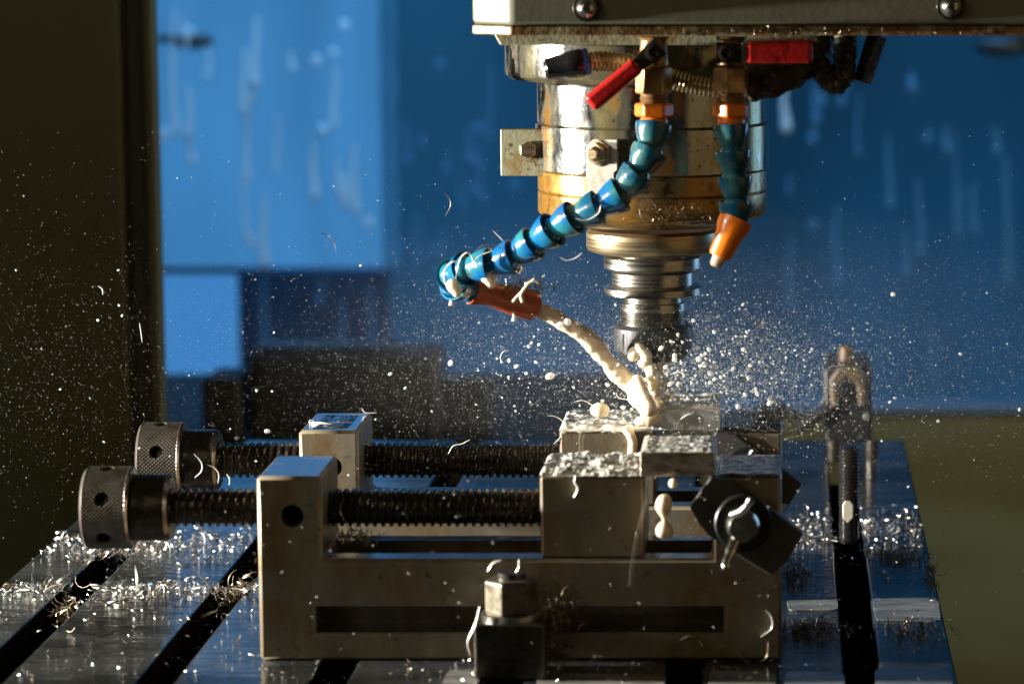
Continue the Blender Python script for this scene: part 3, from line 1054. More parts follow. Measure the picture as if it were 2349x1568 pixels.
ring(720.5, 752, 75, 'holder_thread', M['holder'], threads, th)
nut = ring(752.5, 836, 90, 'collet_nut', M['nut'], lambda R, h: [(0, R - 3), (2.5, R - 0.5), (4, R), (h - 1.2, R), (h, R - 1.2)], th)
cuts = []
Rn = 90 * sc(800, YA)
zn0, zn1 = P(1497, 836, YA - Rn).z, P(1497, 752, YA - Rn).z
for i in range(8):
    a = i * math.pi / 4 + 0.02
    c_ = Vector((XA + math.cos(a) * (Rn + 1.1), YA + math.sin(a) * (Rn + 1.1), 0))
    cuts.append(MB().cyl((c_.x, c_.y, zn0 - 1), (c_.x, c_.y, zn1 - 2.5), 1.6, 16))
cut(nut, cuts)
RC = 20 * sc(880, YA)
MB().lathe([(0, RC), (zn0 - WZ - 0.1, RC)], (XA, YA, WZ + 0.05), (0, 0, 1), 24).build('cutter', M['holder'], th)


# ------------------------------------------------------------------ valves and segmented coolant hoses
def seg_profile(r, L):
    """one cup of the segmented hose, along its axis from the open rim"""
    return [(0.10 * L, r * 0.80), (0.0, r * 0.90), (0.0, r), (0.14 * L, r * 0.99), (0.32 * L, r * 0.93), (0.55 * L, r * 0.82), (0.78 * L, r * 0.68),
            (0.86 * L, r * 0.62), (1.0 * L, r * 0.72), (1.16 * L, r * 0.76), (1.30 * L, r * 0.66), (1.38 * L, r * 0.45)]


def hex_part(name, c, zlo, zhi, r, mat, parent, up=(0.35, 1, 0), bev=0.7):
    return MB().lathe([(0, r * 0.94), (0.7, r), (zhi - zlo - 0.7, r), (zhi - zlo, r * 0.94)], (c.x, c.y, zlo), (0, 0, 1), 6, up=up).build(name, mat, parent, bevel=bev, angle=20)


YV = YA - 62.0


def make_hose(px, label, path, handle, mats, nozzle, hx):
    c = P(px, 180, YV)
    s = sc(180, YV)
    h = thing('coolant_hose', P(px, 90, YV), label, 'coolant hose', 'segmented coolant hoses with red valves')
    z = lambda py: P(px, py, YV).z
    vb = MB().lathe([(0, 34 * s), (z(85) - z(150) - 1, 30 * s), (z(85) - z(150), 36 * s)], (c.x, YV, z(150)), (0, 0, 1), 28)
    vb.cyl((c.x, YV, z(119)), (c.x, YV - 6, z(119)), 24 * s, 24)
    vb.build('valve_body', M['brass'], h, angle=30)
    hex_part('brass_fitting', c, z(216), z(152), 44 * s, M['brass'], h, up=hx)
    MB().lathe([(0, 31 * s), (1, 33 * s), (1.6, 30 * s), (2.3, 33 * s), (3, 30 * s), (4, 33 * s), (5.4, 31 * s)], (c.x, YV, z(243)), (0, 0, 1), 28).build('thread_neck', M['brass'], h)
    hex_part('orange_nut', c, z(268), z(236), 46 * s, M['orange'], h, up=hx)
    MB().ball((c.x, YV, z(279)), 32 * s, 24, (1, 1, 0.8)).build('orange_ball', M['orange'], h)
    # handle
    piv = P(handle['pivot'][0], handle['pivot'][1], YV - 7)
    d = Vector((handle['dir'][0], 0, handle['dir'][1])).normalized()
    n = Vector((-d.z, 0, d.x))
    sh = sc(120, YV - 8)

    def slab(u0, u1, w0, w1, y0, y1, name, mat, bev, par):
        pts = [piv + d * (u0 * sh) + n * (w0 * sh), piv + d * (u1 * sh) + n * (w1 * sh), piv + d * (u1 * sh) - n * (w1 * sh), piv + d * (u0 * sh) - n * (w0 * sh)]
        return MB().prism([(p.x, p.z) for p in pts], y0, y1).build(name, mat, par, bevel=bev, seg=4)
    lever = slab(-22, handle['u0'] + 6, 24, handle['w'] - 3, YV - 8.6, YV - 7.0, 'lever', M['dark_steel'], 0.3, h)
    MB().lathe([(0, 19 * sh), (2.4, 19 * sh), (2.6, 11 * sh), (1.4, 9 * sh), (1.3, 0)], (piv.x, YV - 8.7, piv.z), (0, -1, 0), 24).build('pivot_nut', M['dark_steel'], lever)
    if handle.get('shiny'):
        slab(handle['u0'] - 10, handle['u0'] + 2, handle['w'] - 1, handle['w'] - 1, YV - 9.2, YV - 6.4, 'lever_end', M['bright_steel'], 0.4, h)
    slab(handle['u0'], handle['u1'], handle['w'], handle['w'] + 1.5, YV - 11.2, YV - 5.2, 'red_grip', M['red'], 1.7, h)
    # hose cups
    pts = smooth_path(path, 24)
    ln = [0.0]
    for a, b in zip(pts, pts[1:]):
        ln.append(ln[-1] + (b - a).length)
    L = mats['pitch']
    cnt = int(ln[-1] / L)
    L = ln[-1] / cnt
    for i in range(cnt):
        def at(l):
            l = max(0.0, min(l, ln[-1] - 1e-4))
            for q in range(len(ln) - 1):
                if ln[q + 1] >= l:
                    f = (l - ln[q]) / max(1e-6, ln[q + 1] - ln[q])
                    return pts[q].lerp(pts[q + 1], f)
        a, b = at(i * L), at((i + 1) * L)
        r = mats['r'] * (1 + 0.02 * math.sin(i * 2.3))
        MB().lathe(seg_profile(r, (b - a).length), a, b - a, 36, caps=False).build('hose_segment', mats['m'][min(i, len(mats['m']) - 1)], h, angle=50)
    # nozzle
    nozzle(h)
    return h


# left hose: sweeps left in front of the barrel and turns back under itself
yv = YV
lp = [P(1500, 287, yv), P(1499, 318, yv - 1), P(1482, 366, yv - 4), P(1450, 416, yv - 5), P(1402, 462, yv - 5), P(1330, 492, yv - 4), P(1268, 526, yv - 1),
      P(1226, 556, yv + 2), P(1186, 583, yv + 4), P(1142, 604, yv + 6), P(1098, 612, yv + 7), P(1062, 618, yv + 10), P(1036, 634, yv + 17), P(1046, 652, yv + 24), P(1076, 662, yv + 29)]


def left_nozzle(h):
    a, b = P(1082, 664, YA - 32), P(1228, 702, YA - 20)
    d = b - a
    L = d.length
    s = sc(680, YA - 26)
    MB().lathe([(2, 20 * s), (0, 26 * s), (0, 33 * s), (0.10 * L, 33 * s), (0.22 * L, 27 * s), (0.36 * L, 27 * s), (0.60 * L, 33 * s), (0.90 * L, 36 * s), (0.98 * L, 34 * s), (L, 28 * s), (L - 2, 20 * s), (L - 2.1, 0)], a, d, 32).build('nozzle', M['orange_dark'], h)


hoseL = make_hose(1500, 'left coolant hose of blue cups, curling left and spraying milky coolant', lp,
                  dict(pivot=(1499, 119), dir=(-1, -0.82), u0=44, u1=190, w=20), dict(pitch=8.0, r=5.75, m=[M['teal'], M['teal'], M['teal'], M['blue'], M['teal'], M['blue']] + [M['blue']] * 20), left_nozzle, (0.55, 1, 0))
rp = [P(1676, 287, yv), P(1676, 320, yv - 0.5), P(1684, 370, yv - 1), P(1685, 425, yv - 1), P(1690, 480, yv - 1), P(1686, 522, yv - 1)]


def right_nozzle(h):
    a, b = P(1690, 500, YV - 1), P(1640, 612, YV - 3)
    d = b - a
    L = d.length
    s = sc(540, YV)
    MB().lathe([(0.16 * L, 33 * s), (0, 36 * s), (0, 40 * s), (0.2 * L, 39 * s), (0.32 * L, 33 * s), (0.75 * L, 27 * s), (0.80 * L, 24 * s), (0.80 * L, 14 * s)], a, d, 32, caps=False).build('nozzle', M['orange'], h)
    MB().lathe([(0.76 * L, 16 * s), (0.95 * L, 15 * s), (1.0 * L, 11 * s), (1.0 * L, 0)], a, d, 24).build('nozzle_tip', M['tip'], h)


hoseR = make_hose(1677, 'right coolant hose of blue cups, hanging straight to an orange nozzle', rp,
                  dict(pivot=(1665, 121), dir=(1, 0.015), u0=46, u1=200, w=25, shiny=True), dict(pitch=7.6, r=5.6, m=[M['teal']] * 12), right_nozzle, (0.2, 1, 0))

# gooseneck with a black tip across the flange
gz = lambda px, py, dy=0: P(px, py, YA - 55 + dy)
gn = thing('gooseneck_nozzle', gz(1340, 143), 'ribbed brass coloured gooseneck with a black tip, across the spindle flange', 'air nozzle')
gp = smooth_path([gz(1338, 143), gz(1390, 141), gz(1445, 148), gz(1500, 166, 1), gz(1560, 186, 2), (gz(1640, 200, 2)), gz(1720, 200, 2)], 30)
gl = []
for i, q in enumerate(gp):
    gl.append(3.1 + 0.28 * math.cos(i * math.pi))
# resample to a fine coil
ln_ = [0.0]
for a, b in zip(gp, gp[1:]):
    ln_.append(ln_[-1] + (b - a).length)
cp, cr, q = [], [], 0
step = 0.34
l = 0.0
i = 0
while l < ln_[-1]:
    while ln_[q + 1] < l:
        q += 1
    f = (l - ln_[q]) / (ln_[q + 1] - ln_[q])
    cp.append(gp[q].lerp(gp[q + 1], f))
    cr.append(3.15 + 0.28 * math.cos(2 * math.pi * i / 4))
    l += step
    i += 1
MB().tube(cp, cr, 24).build('coil', M['gooseneck'], gn, angle=80)
a_, b_ = gz(1338, 143), gz(1248, 160, -1)
d_ = b_ - a_
L_ = d_.length
MB().lathe([(-0.8, 3.6), (0, 4.3), (0.06 * L_, 4.5), (0.38 * L_, 4.3), (0.5 * L_, 3.7), (0.92 * L_, 3.4), (0.99 * L_, 2.5), (L_, 1.2), (L_, 0)], a_, d_, 32).build('black_tip', M['black_rubber'], gn)
MB().lathe([(-2.0, 3.7), (-1.8, 4.25), (-0.4, 4.4), (-0.2, 4.0)], a_, d_, 32).build('blue_ring', M['ring_blue'], gn)

# thick dark hose from the gooseneck up to the head
hp = smooth_path([gz(1716, 196, 3), gz(1770, 186, 2), gz(1826, 160, 3), gz(1866, 125, 6), gz(1885, 84, 10)], 10)
tag(MB().tube(hp, [5.2 + 0.35 * math.sin(i * 0.8) for i in range(len(hp))], 20).build('thick_hose', M['hairy_black'], origin=hp[-1]),
    'thick crusted black hose rising to the head behind the right red handle', 'hose')
bp_ = smooth_path([gz(1862, 112, 4), gz(1885, 160, 2), gz(1915, 190), gz(1934, 172), gz(1938, 120, 2), gz(1940, 80, 4)], 10)
bh = MB().tube(bp_, [3.6 + 0.25 * math.sin(i * 1.7) for i in range(len(bp_))], 18)
for i in range(260):
    q = bp_[rnd.randrange(8, len(bp_))]
    a = rnd.uniform(0, 6.28)
    d = Vector((math.cos(a), -0.4, math.sin(a)))
    bh.tube([q + d * 3.2, q + d * (3.9 + rnd.random() * 1.0) + Vector((rnd.uniform(-.6, .6), 0, rnd.uniform(-.6, .6)))], [0.12, 0.05], 4)
bh.build('bent_hose', [M['hairy_black']], origin=bp_[-1])
tag(bpy.data.objects['bent_hose'], 'bent hairy black hose hanging in a loop under the head', 'hose')
st = MB()
a_, b_ = gz(2012, 82, 4), gz(1978, 188, 2)
st.tube([a_, b_], [3.3, 3.0], 4)
tag(st.build('strap_end', M['hairy_black'], origin=a_, bevel=0.3), 'flat black strap end slanting down beside the bent hose', 'strap')


# ------------------------------------------------------------------ coolant
def wob(p, f, s=0.0):
    return noise.noise(Vector((p[0] * f + s, p[1] * f - s, p[2] * f + 2 * s)))


J0, J1 = P(1226, 702, YA - 20), P(1492, 938, YR + 3)
jm = P(1350, 778, YA - 16)
jp = smooth_path([J0, P(1290, 738, YA - 19), jm, P(1412, 848, YA - 12), P(1458, 895, YR + 4), J1], 22)
jet = MB()
m_ = len(jp)
n_ = 36
t_ = (jp[1] - jp[0]).normalized()
e1 = Vector((0, -1, 0))
vs, fs = [], []
for i, p in enumerate(jp):
    t_ = (jp[min(i + 1, m_ - 1)] - jp[max(i - 1, 0)]).normalized()
    e1 = (e1 - t_ * e1.dot(t_)).normalized()
    e2 = t_.cross(e1)
    f = i / (m_ - 1)
    base = (2.5 + 0.75 * f - 0.4 * max(0, f - 0.75) * 2) * min(1, 0.8 + f * 3)
    for k in range(n_):
        a = 2 * math.pi * k / n_
        d = e1 * math.cos(a) + e2 * math.sin(a)
        low = max(0.0, -d.z)
        lump = abs(wob(p, 0.16, 5)) * 2.3 * low + 0.9 * wob(p + d * 2.0, 0.19, 3) + 0.42 * wob(p + d * 2.5, 0.48, 9)
        vs.append(p + d * (base + lump * (0.5 + f * 0.9)))
for j in range(m_ - 1):
    for i in range(n_):
        k = (i + 1) % n_
        fs.append((j * n_ + i, j * n_ + k, (j + 1) * n_ + k, (j + 1) * n_ + i))
fs += [tuple(range(n_ - 1, -1, -1)), tuple(range((m_ - 1) * n_, m_ * n_))]
jet.add(vs, fs)
jo = thing('coolant_jet', J0, 'lumpy cream jet of coolant from the orange nozzle splashing on the block', 'coolant jet')
jet.build('stream', M['milk'], jo, angle=70)


def meta(name, balls, mat, res, parent=None, origin=None):
    mb = bpy.data.metaballs.new('blob')
    mb.resolution = res
    mb.render_resolution = res
    mb.threshold = 0.1
    ob = bpy.data.objects.new('blob', mb)
    COL.objects.link(ob)
    for p, r in balls:
        e = mb.elements.new()
        e.co = Vector(p)
        e.radius = r * 1.34
    bpy.context.view_layer.update()
    dg = bpy.context.evaluated_depsgraph_get()
    me = bpy.data.meshes.new_from_object(ob.evaluated_get(dg))
    bpy.data.objects.remove(ob)
    out = MB()
    out.v = [v.co.copy() for v in me.vertices]
    out.f = [tuple(p.vertices) for p in me.polygons]
    out.mi = [0] * len(out.f)
    bpy.data.meshes.remove(me)
    return out.build(name, mat, parent, origin=origin, angle=80)


balls = []


def chain(pts, r0, r1, n, jit=0.0):
    sp_ = smooth_path(pts, n)
    for i, p in enumerate(sp_):
        f = i / max(1, len(sp_) - 1)
        balls.append((p + Vector((rnd.uniform(-jit, jit), rnd.uniform(-jit, jit), rnd.uniform(-jit, jit))), r0 + (r1 - r0) * f))


q = lambda px, py, dy=0: P(px, py, YR + dy)
chain([q(1455, 880, 4), q(1470, 915, 3), q(1490, 945, 2)], 3.0, 2.7, 5, 0.3)
chain([q(1462, 872, -2), q(1472, 895, -4), q(1486, 928, -6), q(1489, 938, -7)], 1.9, 2.3, 5, 0.1)
chain([q(1494, 948, 0), q(1502, 915, 1), q(1504, 880, 1), q(1496, 852, 1), q(1488, 838, 1)], 2.4, 1.5, 5, 0.6)
chain([q(1480, 826, 1), q(1474, 832, 1)], 2.0, 1.5, 4, 0.2)
chain([q(1506, 940, 4), q(1514, 905, 6), q(1512, 870, 7), q(1503, 842, 7)], 1.8, 0.9, 6, 0.5)
chain([q(1510, 950, 3), q(1500, 958, 0), q(1490, 962, -2), q(1470, 968, -2)], 2.2, 1.6, 5, 0.4)
chain([q(1506, 858, 8), q(1520, 852, 8), q(1526, 846, 8)], 1.0, 0.5, 5, 0.1)
for i in range(170):
    a = rnd.uniform(0, 6.28)
    rr = abs(rnd.gauss(0, 1))
    balls.append((q(1502 + rr * 30 * math.cos(a), 940 - abs(rr * 40 * math.sin(a)), rnd.uniform(-3, 9)), rnd.uniform(0.25, 0.8)))
for i in range(12):                    # thin fingers thrown off the splash
    a = rnd.uniform(0.3, 2.6)
    l = rnd.uniform(25, 75)
    c0 = (rnd.uniform(1490, 1515), rnd.uniform(860, 935))
    chain([q(c0[0], c0[1], 4), q(c0[0] + l * 0.5 * math.cos(a), c0[1] - l * 0.5 * math.sin(a), 4), q(c0[0] + l * math.cos(a), c0[1] - l * math.sin(a) + 8, 4)], 0.9, 0.28, 7, 0.08)
meta('splash', balls, M['milk'], 0.42, jo)
balls = [(q(1455, 812, 1), 2.1), (q(1457, 809, 1), 2.0), (q(1452, 815, 1), 1.8)]
tag(meta('coolant_blob', balls, M['milk'], 0.4, origin=q(1455, 812, 1)), 'round cream blob of coolant just above the splash, left of a longer one', 'coolant blob')
balls = []
chain([q(1465, 795, 0), q(1474, 804, 0), q(1484, 818, 0)], 1.4, 1.8, 4)
tag(meta('coolant_blob', balls, M['milk'], 0.4, origin=q(1474, 804, 0)), 'long slanted cream blob of coolant above the splash under the collet nut', 'coolant blob')

# big blob on a chip and hanging drops
tag(MB().ball(q(1376, 940, 6), 2.75, 24, (1.2, 1, 0.92)).build('coolant_drop', M['milk'], origin=q(1376, 940, 6)),
    'large oval cream drop hanging on a curled chip over the rear vise jaw', 'coolant drop')
balls = [(P(1522, 1160, -5), 2.4), (P(1524, 1150, -5), 2.2), (P(1523, 1172, -5), 1.7), (P(1527, 1143, -5), 1.2), (P(1523, 1184, -5), 0.9), (P(1524, 1192, -5), 0.7),
         (P(1524, 1200, -5), 0.9), (P(1524, 1212, -5), 2.2), (P(1520, 1218, -5), 2.0), (P(1530, 1218, -5), 2.0)]
tag(meta('coolant_drip', balls, M['milk'], 0.4, origin=P(1522, 1180, -5)), 'hourglass shaped cream drip falling through the gap of the front vise', 'coolant drip')
tag(MB().ball(P(1545, 1108, -4), 1.55, 20, (1, 1, 1)).build('coolant_drop', M['milk'], origin=P(1545, 1108, -4)),
    'oval cream drop falling just under the front workpiece', 'coolant drop')
# runnel down the rear jaw
balls = []
chain([q(1437, 985, -0.4), q(1448, 1000, -0.9), q(1452, 1020, -0.9), q(1450, 1052, -0.9)], 1.3, 1.5, 7, 0.1)
tag(meta('coolant_runnel', balls, M['milk'], 0.35, origin=q(1450, 1010)), 'thick cream runnel pouring down the front of the rear moving jaw', 'coolant runnel')
balls = []
chain([q(1338, 985, -0.2), q(1332, 1010, -0.25), q(1336, 1050, -0.3)], 0.85, 0.6, 9, 0.1)
tag(meta('coolant_runnel', balls, M['runnel'], 0.3, origin=q(1338, 1010)), 'thin translucent runnel at the left of the rear moving jaw front', 'coolant runnel')
balls = []
chain([P(1487, 1095, -0.2), P(1482, 1150, -0.3), P(1465, 1210, -0.3), P(1452, 1280, -0.3), P(1446, 1340, -0.3)], 0.5, 0.6, 12, 0.1)
tag(meta('coolant_runnel', balls, M['runnel'], 0.3, origin=P(1465, 1200, 0)), 'faint wet runnel trailing down the front vise jaw onto its bed', 'coolant runnel')


def puddle(x0, x1, y0, y1, z, h, mat, label, overhang=0.5, nx=90, ny=40, seed=0.0, rough=0.5):
    """a film of coolant with an uneven skin over a flat steel top, bulging over its edges"""
    mb = MB()
    vs, fs = [], []
    for j in range(ny + 1):
        for i in range(nx + 1):
            u, v = i / nx, j / ny
            x, y = x0 + (x1 - x0) * u, y0 + (y1 - y0) * v
            e = min(u * (x1 - x0), (1 - u) * (x1 - x0), v * (y1 - y0), (1 - v) * (y1 - y0))
            edge = min(1.0, e / 1.4)
            hh = h * (0.25 + 0.75 * math.sqrt(edge)) * (0.75 + rough * noise.noise(Vector((x * 0.22 + seed, y * 0.3, seed))) + rough * 0.6 * noise.noise(Vector((x * 0.7, y * 0.9 + seed, 1.0))))
            vs.append((x, y, z + max(0.04, hh)))
    for j in range(ny):
        for i in range(nx):
            k = j * (nx + 1) + i
            fs.append((k, k + 1, k + nx + 2, k + nx + 1))
    mb.add(vs, fs)
    # uneven lip along the front edge
    n0 = len(mb.v)
    lip, lf = [], []
    for i in range(nx + 1):
        x = x0 + (x1 - x0) * i / nx
        dp = overhang * (0.6 + 1.2 * max(0, noise.noise(Vector((x * 0.35 + seed, 3.0, 0)))))
        top = mb.v[i]
        for k, (dy, dz) in enumerate(((0, 0), (-0.25, -0.25 * dp), (-0.32, -0.7 * dp), (0.0, -dp))):
            lip.append((x, y0 + dy - 0.05, top.z + dz if k else top.z))
    for i in range(nx):
        for k in range(3):
            a = i * 4 + k
            lf.append((a, a + 1, a + 5, a + 4))
    mb.add(lip, lf)
    o = mb.build('coolant_puddle', mat, origin=((x0 + x1) / 2, y0, z), angle=70)
    return tag(o, label, 'coolant puddle', 'coolant lying on the vise tops')


xm0, xm1 = fx(1240), fx(1470)
xf0, xf1 = fx(1641), fx(1793)
puddle(xm0, fx(1478) - 1.4, YR + 0.2, YR + VT - 0.4, ZT + 0.03, 1.5, M['film'], 'milky coolant puddle around the splash on the rear moving jaw', 1.5, seed=1.0)
puddle(fx(1470) + 0.3, fx(1641) - 0.3, YR - 0.3, YR + 28.6, WZ + 0.03, 1.1, M['film'], 'milky coolant skin on top of the smooth block under the cutter', 0.5, seed=2.0)
puddle(xf0 + 0.6, xf1 - 0.3, YR + 0.2, YR + VT - 0.4, ZT + 0.03, 1.2, M['film_thin'], 'thin coolant film on the rear fixed jaw, heaped with swarf', 1.2, seed=3.0)
puddle(xm0, fx(1470) - 0.3, 0.2, VT - 0.4, ZT + 0.03, 1.3, M['film'], 'frothy white coolant on the front moving jaw', 0.5, seed=4.0, rough=0.9)
puddle(fx(1470) + 0.3, fx(1641) - 0.3, -0.3, 28.6, WZ + 0.03, 0.8, M['film'], 'pale coolant skin on top of the torn front block', 0.4, seed=5.0)
puddle(xf0 + 0.6, xf1 - 0.3, 0.2, VT - 0.4, ZT + 0.03, 0.6, M['film_thin'], 'bluish wet coolant film on the front fixed jaw', 0.3, seed=6.0)
puddle(fx(592) + 4, fx(740) - 4, YR + 5, YR + VT - 6, ZT + 0.02, 0.35, M['film_thin'], 'rippled water patch on the left post of the rear vise', 0.05, seed=7.0, rough=1.2)


# ------------------------------------------------------------------ chips
def chip_mesh(mb, c, R, arc, wd, tilt, mi=0, thick=None, n=9):
    """a curled sliver of metal, tapered at both ends"""
    vs, fs = [], []
    for i in range(n + 1):
        f = i / n
        a = arc * (f - 0.5)
        ta = math.sin(math.pi * min(1, max(0.0, f * 0.94 + 0.03))) ** 0.6
        hw = wd * ta * 0.5
        tz = (thick or wd * 0.3) * 0.5
        for (rr, zz) in ((R - tz, -hw), (R + tz, -hw), (R + tz, hw), (R - tz, hw)):
            p = Vector((rr * math.sin(a), zz + 0.35 * R * (f - 0.5), rr * math.cos(a) - R))
            vs.append(Vector(c) + tilt @ p)
    for i in range(n):
        for k in range(4):
            a, b = i * 4 + k, i * 4 + (k + 1) % 4
            fs.append((a, b, b + 4, a + 4))
    fs += [(3, 2, 1, 0), (n * 4, n * 4 + 1, n * 4 + 2, n * 4 + 3)]
    mb.add(vs, fs, mi)


protos = []
for i in range(10):
    mb = MB()
    chip_mesh(mb, (0, 0, 0), rnd.uniform(1.3, 3.4), rnd.uniform(0.8, 2.6), rnd.uniform(0.3, 0.65), Matrix.Identity(3), n=12)
    for k_, mm in (('b', M['chip']), ('w', M['chip_white']), ('d', M['chip_dull'])):
        me = mb.build('metal_chip', mm, angle=50)
        protos.append((k_, me.data))
        bpy.data.objects.remove(me)


def protos_of(k):
    return [d for kk, d in protos if kk == k]


def put_chip(p, kinds, label, group, flat=True, s=1.0, rot=None, name='metal_chip'):
    o = bpy.data.objects.new(name, rnd.choice(protos_of(rnd.choice(kinds))))
    COL.objects.link(o)
    o.location = Vector(p) * U
    if rot is not None:
        o.rotation_euler = rot
    elif flat:
        o.rotation_euler = (math.pi / 2 + rnd.gauss(0, 0.55), rnd.gauss(0, 0.5), rnd.uniform(0, 6.28))
    else:
        o.rotation_euler = (rnd.uniform(0, 6.28), rnd.uniform(0, 6.28), rnd.uniform(0, 6.28))
    k = s * rnd.uniform(0.7, 1.25)
    o.scale = (k, k, k)
    return tag(o, label, 'metal chip', group)


def table_point(px, py):
    """where the line of sight meets the table top"""
    m = (PPY - py) / F
    d = Vector(((px - PPX) / F, CS + m * SN, -SN + m * CS))
    t = -CAM.z / d.z
    return CAM + d * t


def in_slot(x):
    return any(tx(a) - 0.2 < x < tx(b) + 0.2 for a, b in slots)


def scatter(n, xr, yr, sig=None):
    out = []
    tries = 0
    while len(out) < n and tries < 20000:
        tries += 1
        px = rnd.uniform(*xr)
        py = rnd.uniform(*yr) if sig is None else rnd.gauss(*sig)
        if not (yr[0] <= py <= yr[1]):
            continue
        p = table_point(px, py)
        if p.x < tx(-198) + 1 or p.x > tx(2187) - 1 or p.y > YT1 - 2:
            continue
        if in_slot(p.x):
            p.z = -rnd.uniform(1, 10)
        else:
            p.z = 0.35 + abs(rnd.gauss(0, 0.6))
        out.append(p)
    return out


LB = 'curled silver metal chip lying on the wet table left of the vises'
for p in scatter(95, (40, 592), (1205, 1300), (1252, 26)):
    put_chip(p, 'bbw', LB, 'chips on the table left of the vises', s=1.3)
for p in scatter(75, (10, 592), (1320, 1400), (1358, 14)):
    put_chip(p, 'bww', LB, 'chips on the table left of the vises', s=1.35)
for p in scatter(22, (0, 592), (1400, 1560)):
    put_chip(p, 'bd', LB, 'chips on the table left of the vises', s=0.9)
LR = 'glinting metal chip heaped on the table right of the vises'
for p in scatter(60, (1800, 2160), (1175, 1262), (1225, 18)):
    put_chip(p, 'bw', LR, 'chips on the table right of the vises', s=0.95)
# stuff: the small chips nobody would count
small = MB()
pts = scatter(420, (40, 592), (1200, 1310), (1250, 26)) + scatter(200, (0, 592), (1310, 1420), (1358, 16)) + scatter(90, (0, 592), (1400, 1568))
pts += scatter(480, (1800, 2160), (1130, 1270), (1215, 28)) + scatter(60, (1800, 2160), (1270, 1560)) + scatter(120, (600, 1790), (1516, 1568))
for p in pts:
    E = Euler((math.pi / 2 + rnd.gauss(0, 0.4), rnd.gauss(0, 0.4), rnd.uniform(0, 6.28))).to_matrix()
    chip_mesh(small, p, rnd.uniform(0.9, 2.3), rnd.uniform(0.8, 2.2), rnd.uniform(0.2, 0.42), E, mi=rnd.choice((0, 0, 0, 1)), n=5)
tag(small.build('fine_chips', [M['chip'], M['chip_dull']], origin=(tx(400), 100, 0)), 'fine bright metal chips strewn over the wet table', 'fine chips', kind='stuff')


def tangle(name, label, c, spread, n, mat, R=(1.0, 3.5), wd=0.22, cat='swarf tangle', bend=(0.8, 3.0)):
    mb = MB()
    c = Vector(c)
    for i in range(n):
        p = c + Vector((rnd.gauss(0, spread[0]), rnd.gauss(0, spread[1]), abs(rnd.gauss(0, spread[2]))))
        E = Euler((rnd.uniform(0, 6.28), rnd.uniform(0, 6.28), rnd.uniform(0, 6.28))).to_matrix()
        chip_mesh(mb, p, rnd.uniform(*R), rnd.uniform(*bend), wd * rnd.uniform(0.7, 1.7), E, mi=int(rnd.random() < 0.28), n=7)
    return tag(mb.build(name, [mat, M['chip_dull']], origin=c), label, cat)


tangle('swarf_tangle', 'dark hairy swarf tuft beside the lower right corner of the front vise stop', table_point(1825, 1330) + Vector((0, 0, 0.5)), (2.6, 5, 3.2), 150, M['swarf'])
tangle('swarf_tangle', 'black matted swarf heap on the table right of the front vise base', table_point(1865, 1452) + Vector((0, 0, 0.3)), (6.0, 5, 1.6), 330, M['swarf'])
tangle('swarf_tangle', 'brown swarf strands lying across the rightmost table strip', table_point(2100, 1450) + Vector((0, 0, 0.3)), (5.0, 7, 0.8), 130, M['swarf'])
tangle('swarf_tangle', 'dark swarf ridge crossing the table behind the slot stud', table_point(2060, 1282) + Vector((0, 0, 0.3)), (5.0, 7, 0.9), 170, M['swarf'])
tangle('swarf_tangle', 'dark swarf hanging over the right end of the table', table_point(2135, 1320) + Vector((0, 0, -0.5)), (1.0, 10, 0.8), 90, M['swarf'])
tangle('swarf_tangle', 'stringy olive swarf bunch right of the hold-down clamp', P(1285, 1430, -14), (3.2, 4, 4.5), 110, M['swarf'], (1.5, 4.5), 0.3)
tangle('swarf_tangle', 'dark drooping swarf wad beside the clamp block foot', P(1275, 1510, -12), (2.6, 3, 2.5), 130, M['swarf'], (1.2, 3), 0.3)
tangle('swarf_tangle', 'fine swarf nest wrapped round the orange left nozzle', P(1180, 668, YA - 30), (7.5, 3, 1.8), 90, M['chip_dull'], (1.5, 3.8), 0.26)
tangle('swarf_tangle', 'wiry swarf crest on the right end of the rear fixed jaw', P(1775, 955, YR + 14), (3.6, 8, 1.6), 150, M['swarf'], (1.5, 3.5), 0.2)
tangle('swarf_tangle', 'wet swarf caught in the front vise bed beside the left post', P(815, 1238, 10), (3.6, 4, 1.6), 90, M['swarf'], (1.2, 3), 0.25)
tangle('swarf_tangle', 'silvery matted swarf spread over the table just below the front knob', table_point(300, 1262) + Vector((0, 0, 0.2)), (11, 7, 0.7), 240, M['chip'], (1.6, 4.2), 0.24)
tangle('swarf_tangle', 'silvery loose swarf curls in a thin row between the two left slots', table_point(415, 1362) + Vector((0, 0, 0.2)), (11, 3.0, 0.7), 90, M['chip'], (1.8, 4.4), 0.26)
tangle('swarf_tangle', 'silvery swarf strands on the leftmost table strip beside its slot', table_point(95, 1352) + Vector((0, 0, 0.2)), (6, 3.0, 0.6), 60, M['chip'], (1.6, 4.0), 0.24)
tangle('swarf_tangle', 'brown swarf bunched in the second table slot from the left', table_point(545, 1345) + Vector((0, 0, -3)), (2.2, 6.5, 1.8), 90, M['chip_dull'], (1.5, 3.8), 0.3)
tangle('swarf_tangle', 'swarf strands hanging in the leftmost table slot', table_point(150, 1385) + Vector((0, 0, -4)), (2.0, 7, 2.0), 80, M['chip_dull'], (1.5, 3.8), 0.3)
tangle('swarf_tangle', 'crumbs of bright swarf along the rusty edge of the head', P(1840, 76, YH - 0.8), (20, 0.3, 0.5), 150, M['chip_dull'], (1.5, 3.0), 0.35, bend=(0.15, 0.6))
tangle('swarf_tangle', 'tiny chips stuck on the rusty lower spindle barrel', P(1530, 505, YA - 262 * sc(500, YA) - 0.2), (7, 0.15, 2.5), 60, M['chip_dull'], (2.0, 4.0), 0.2, bend=(0.12, 0.4))


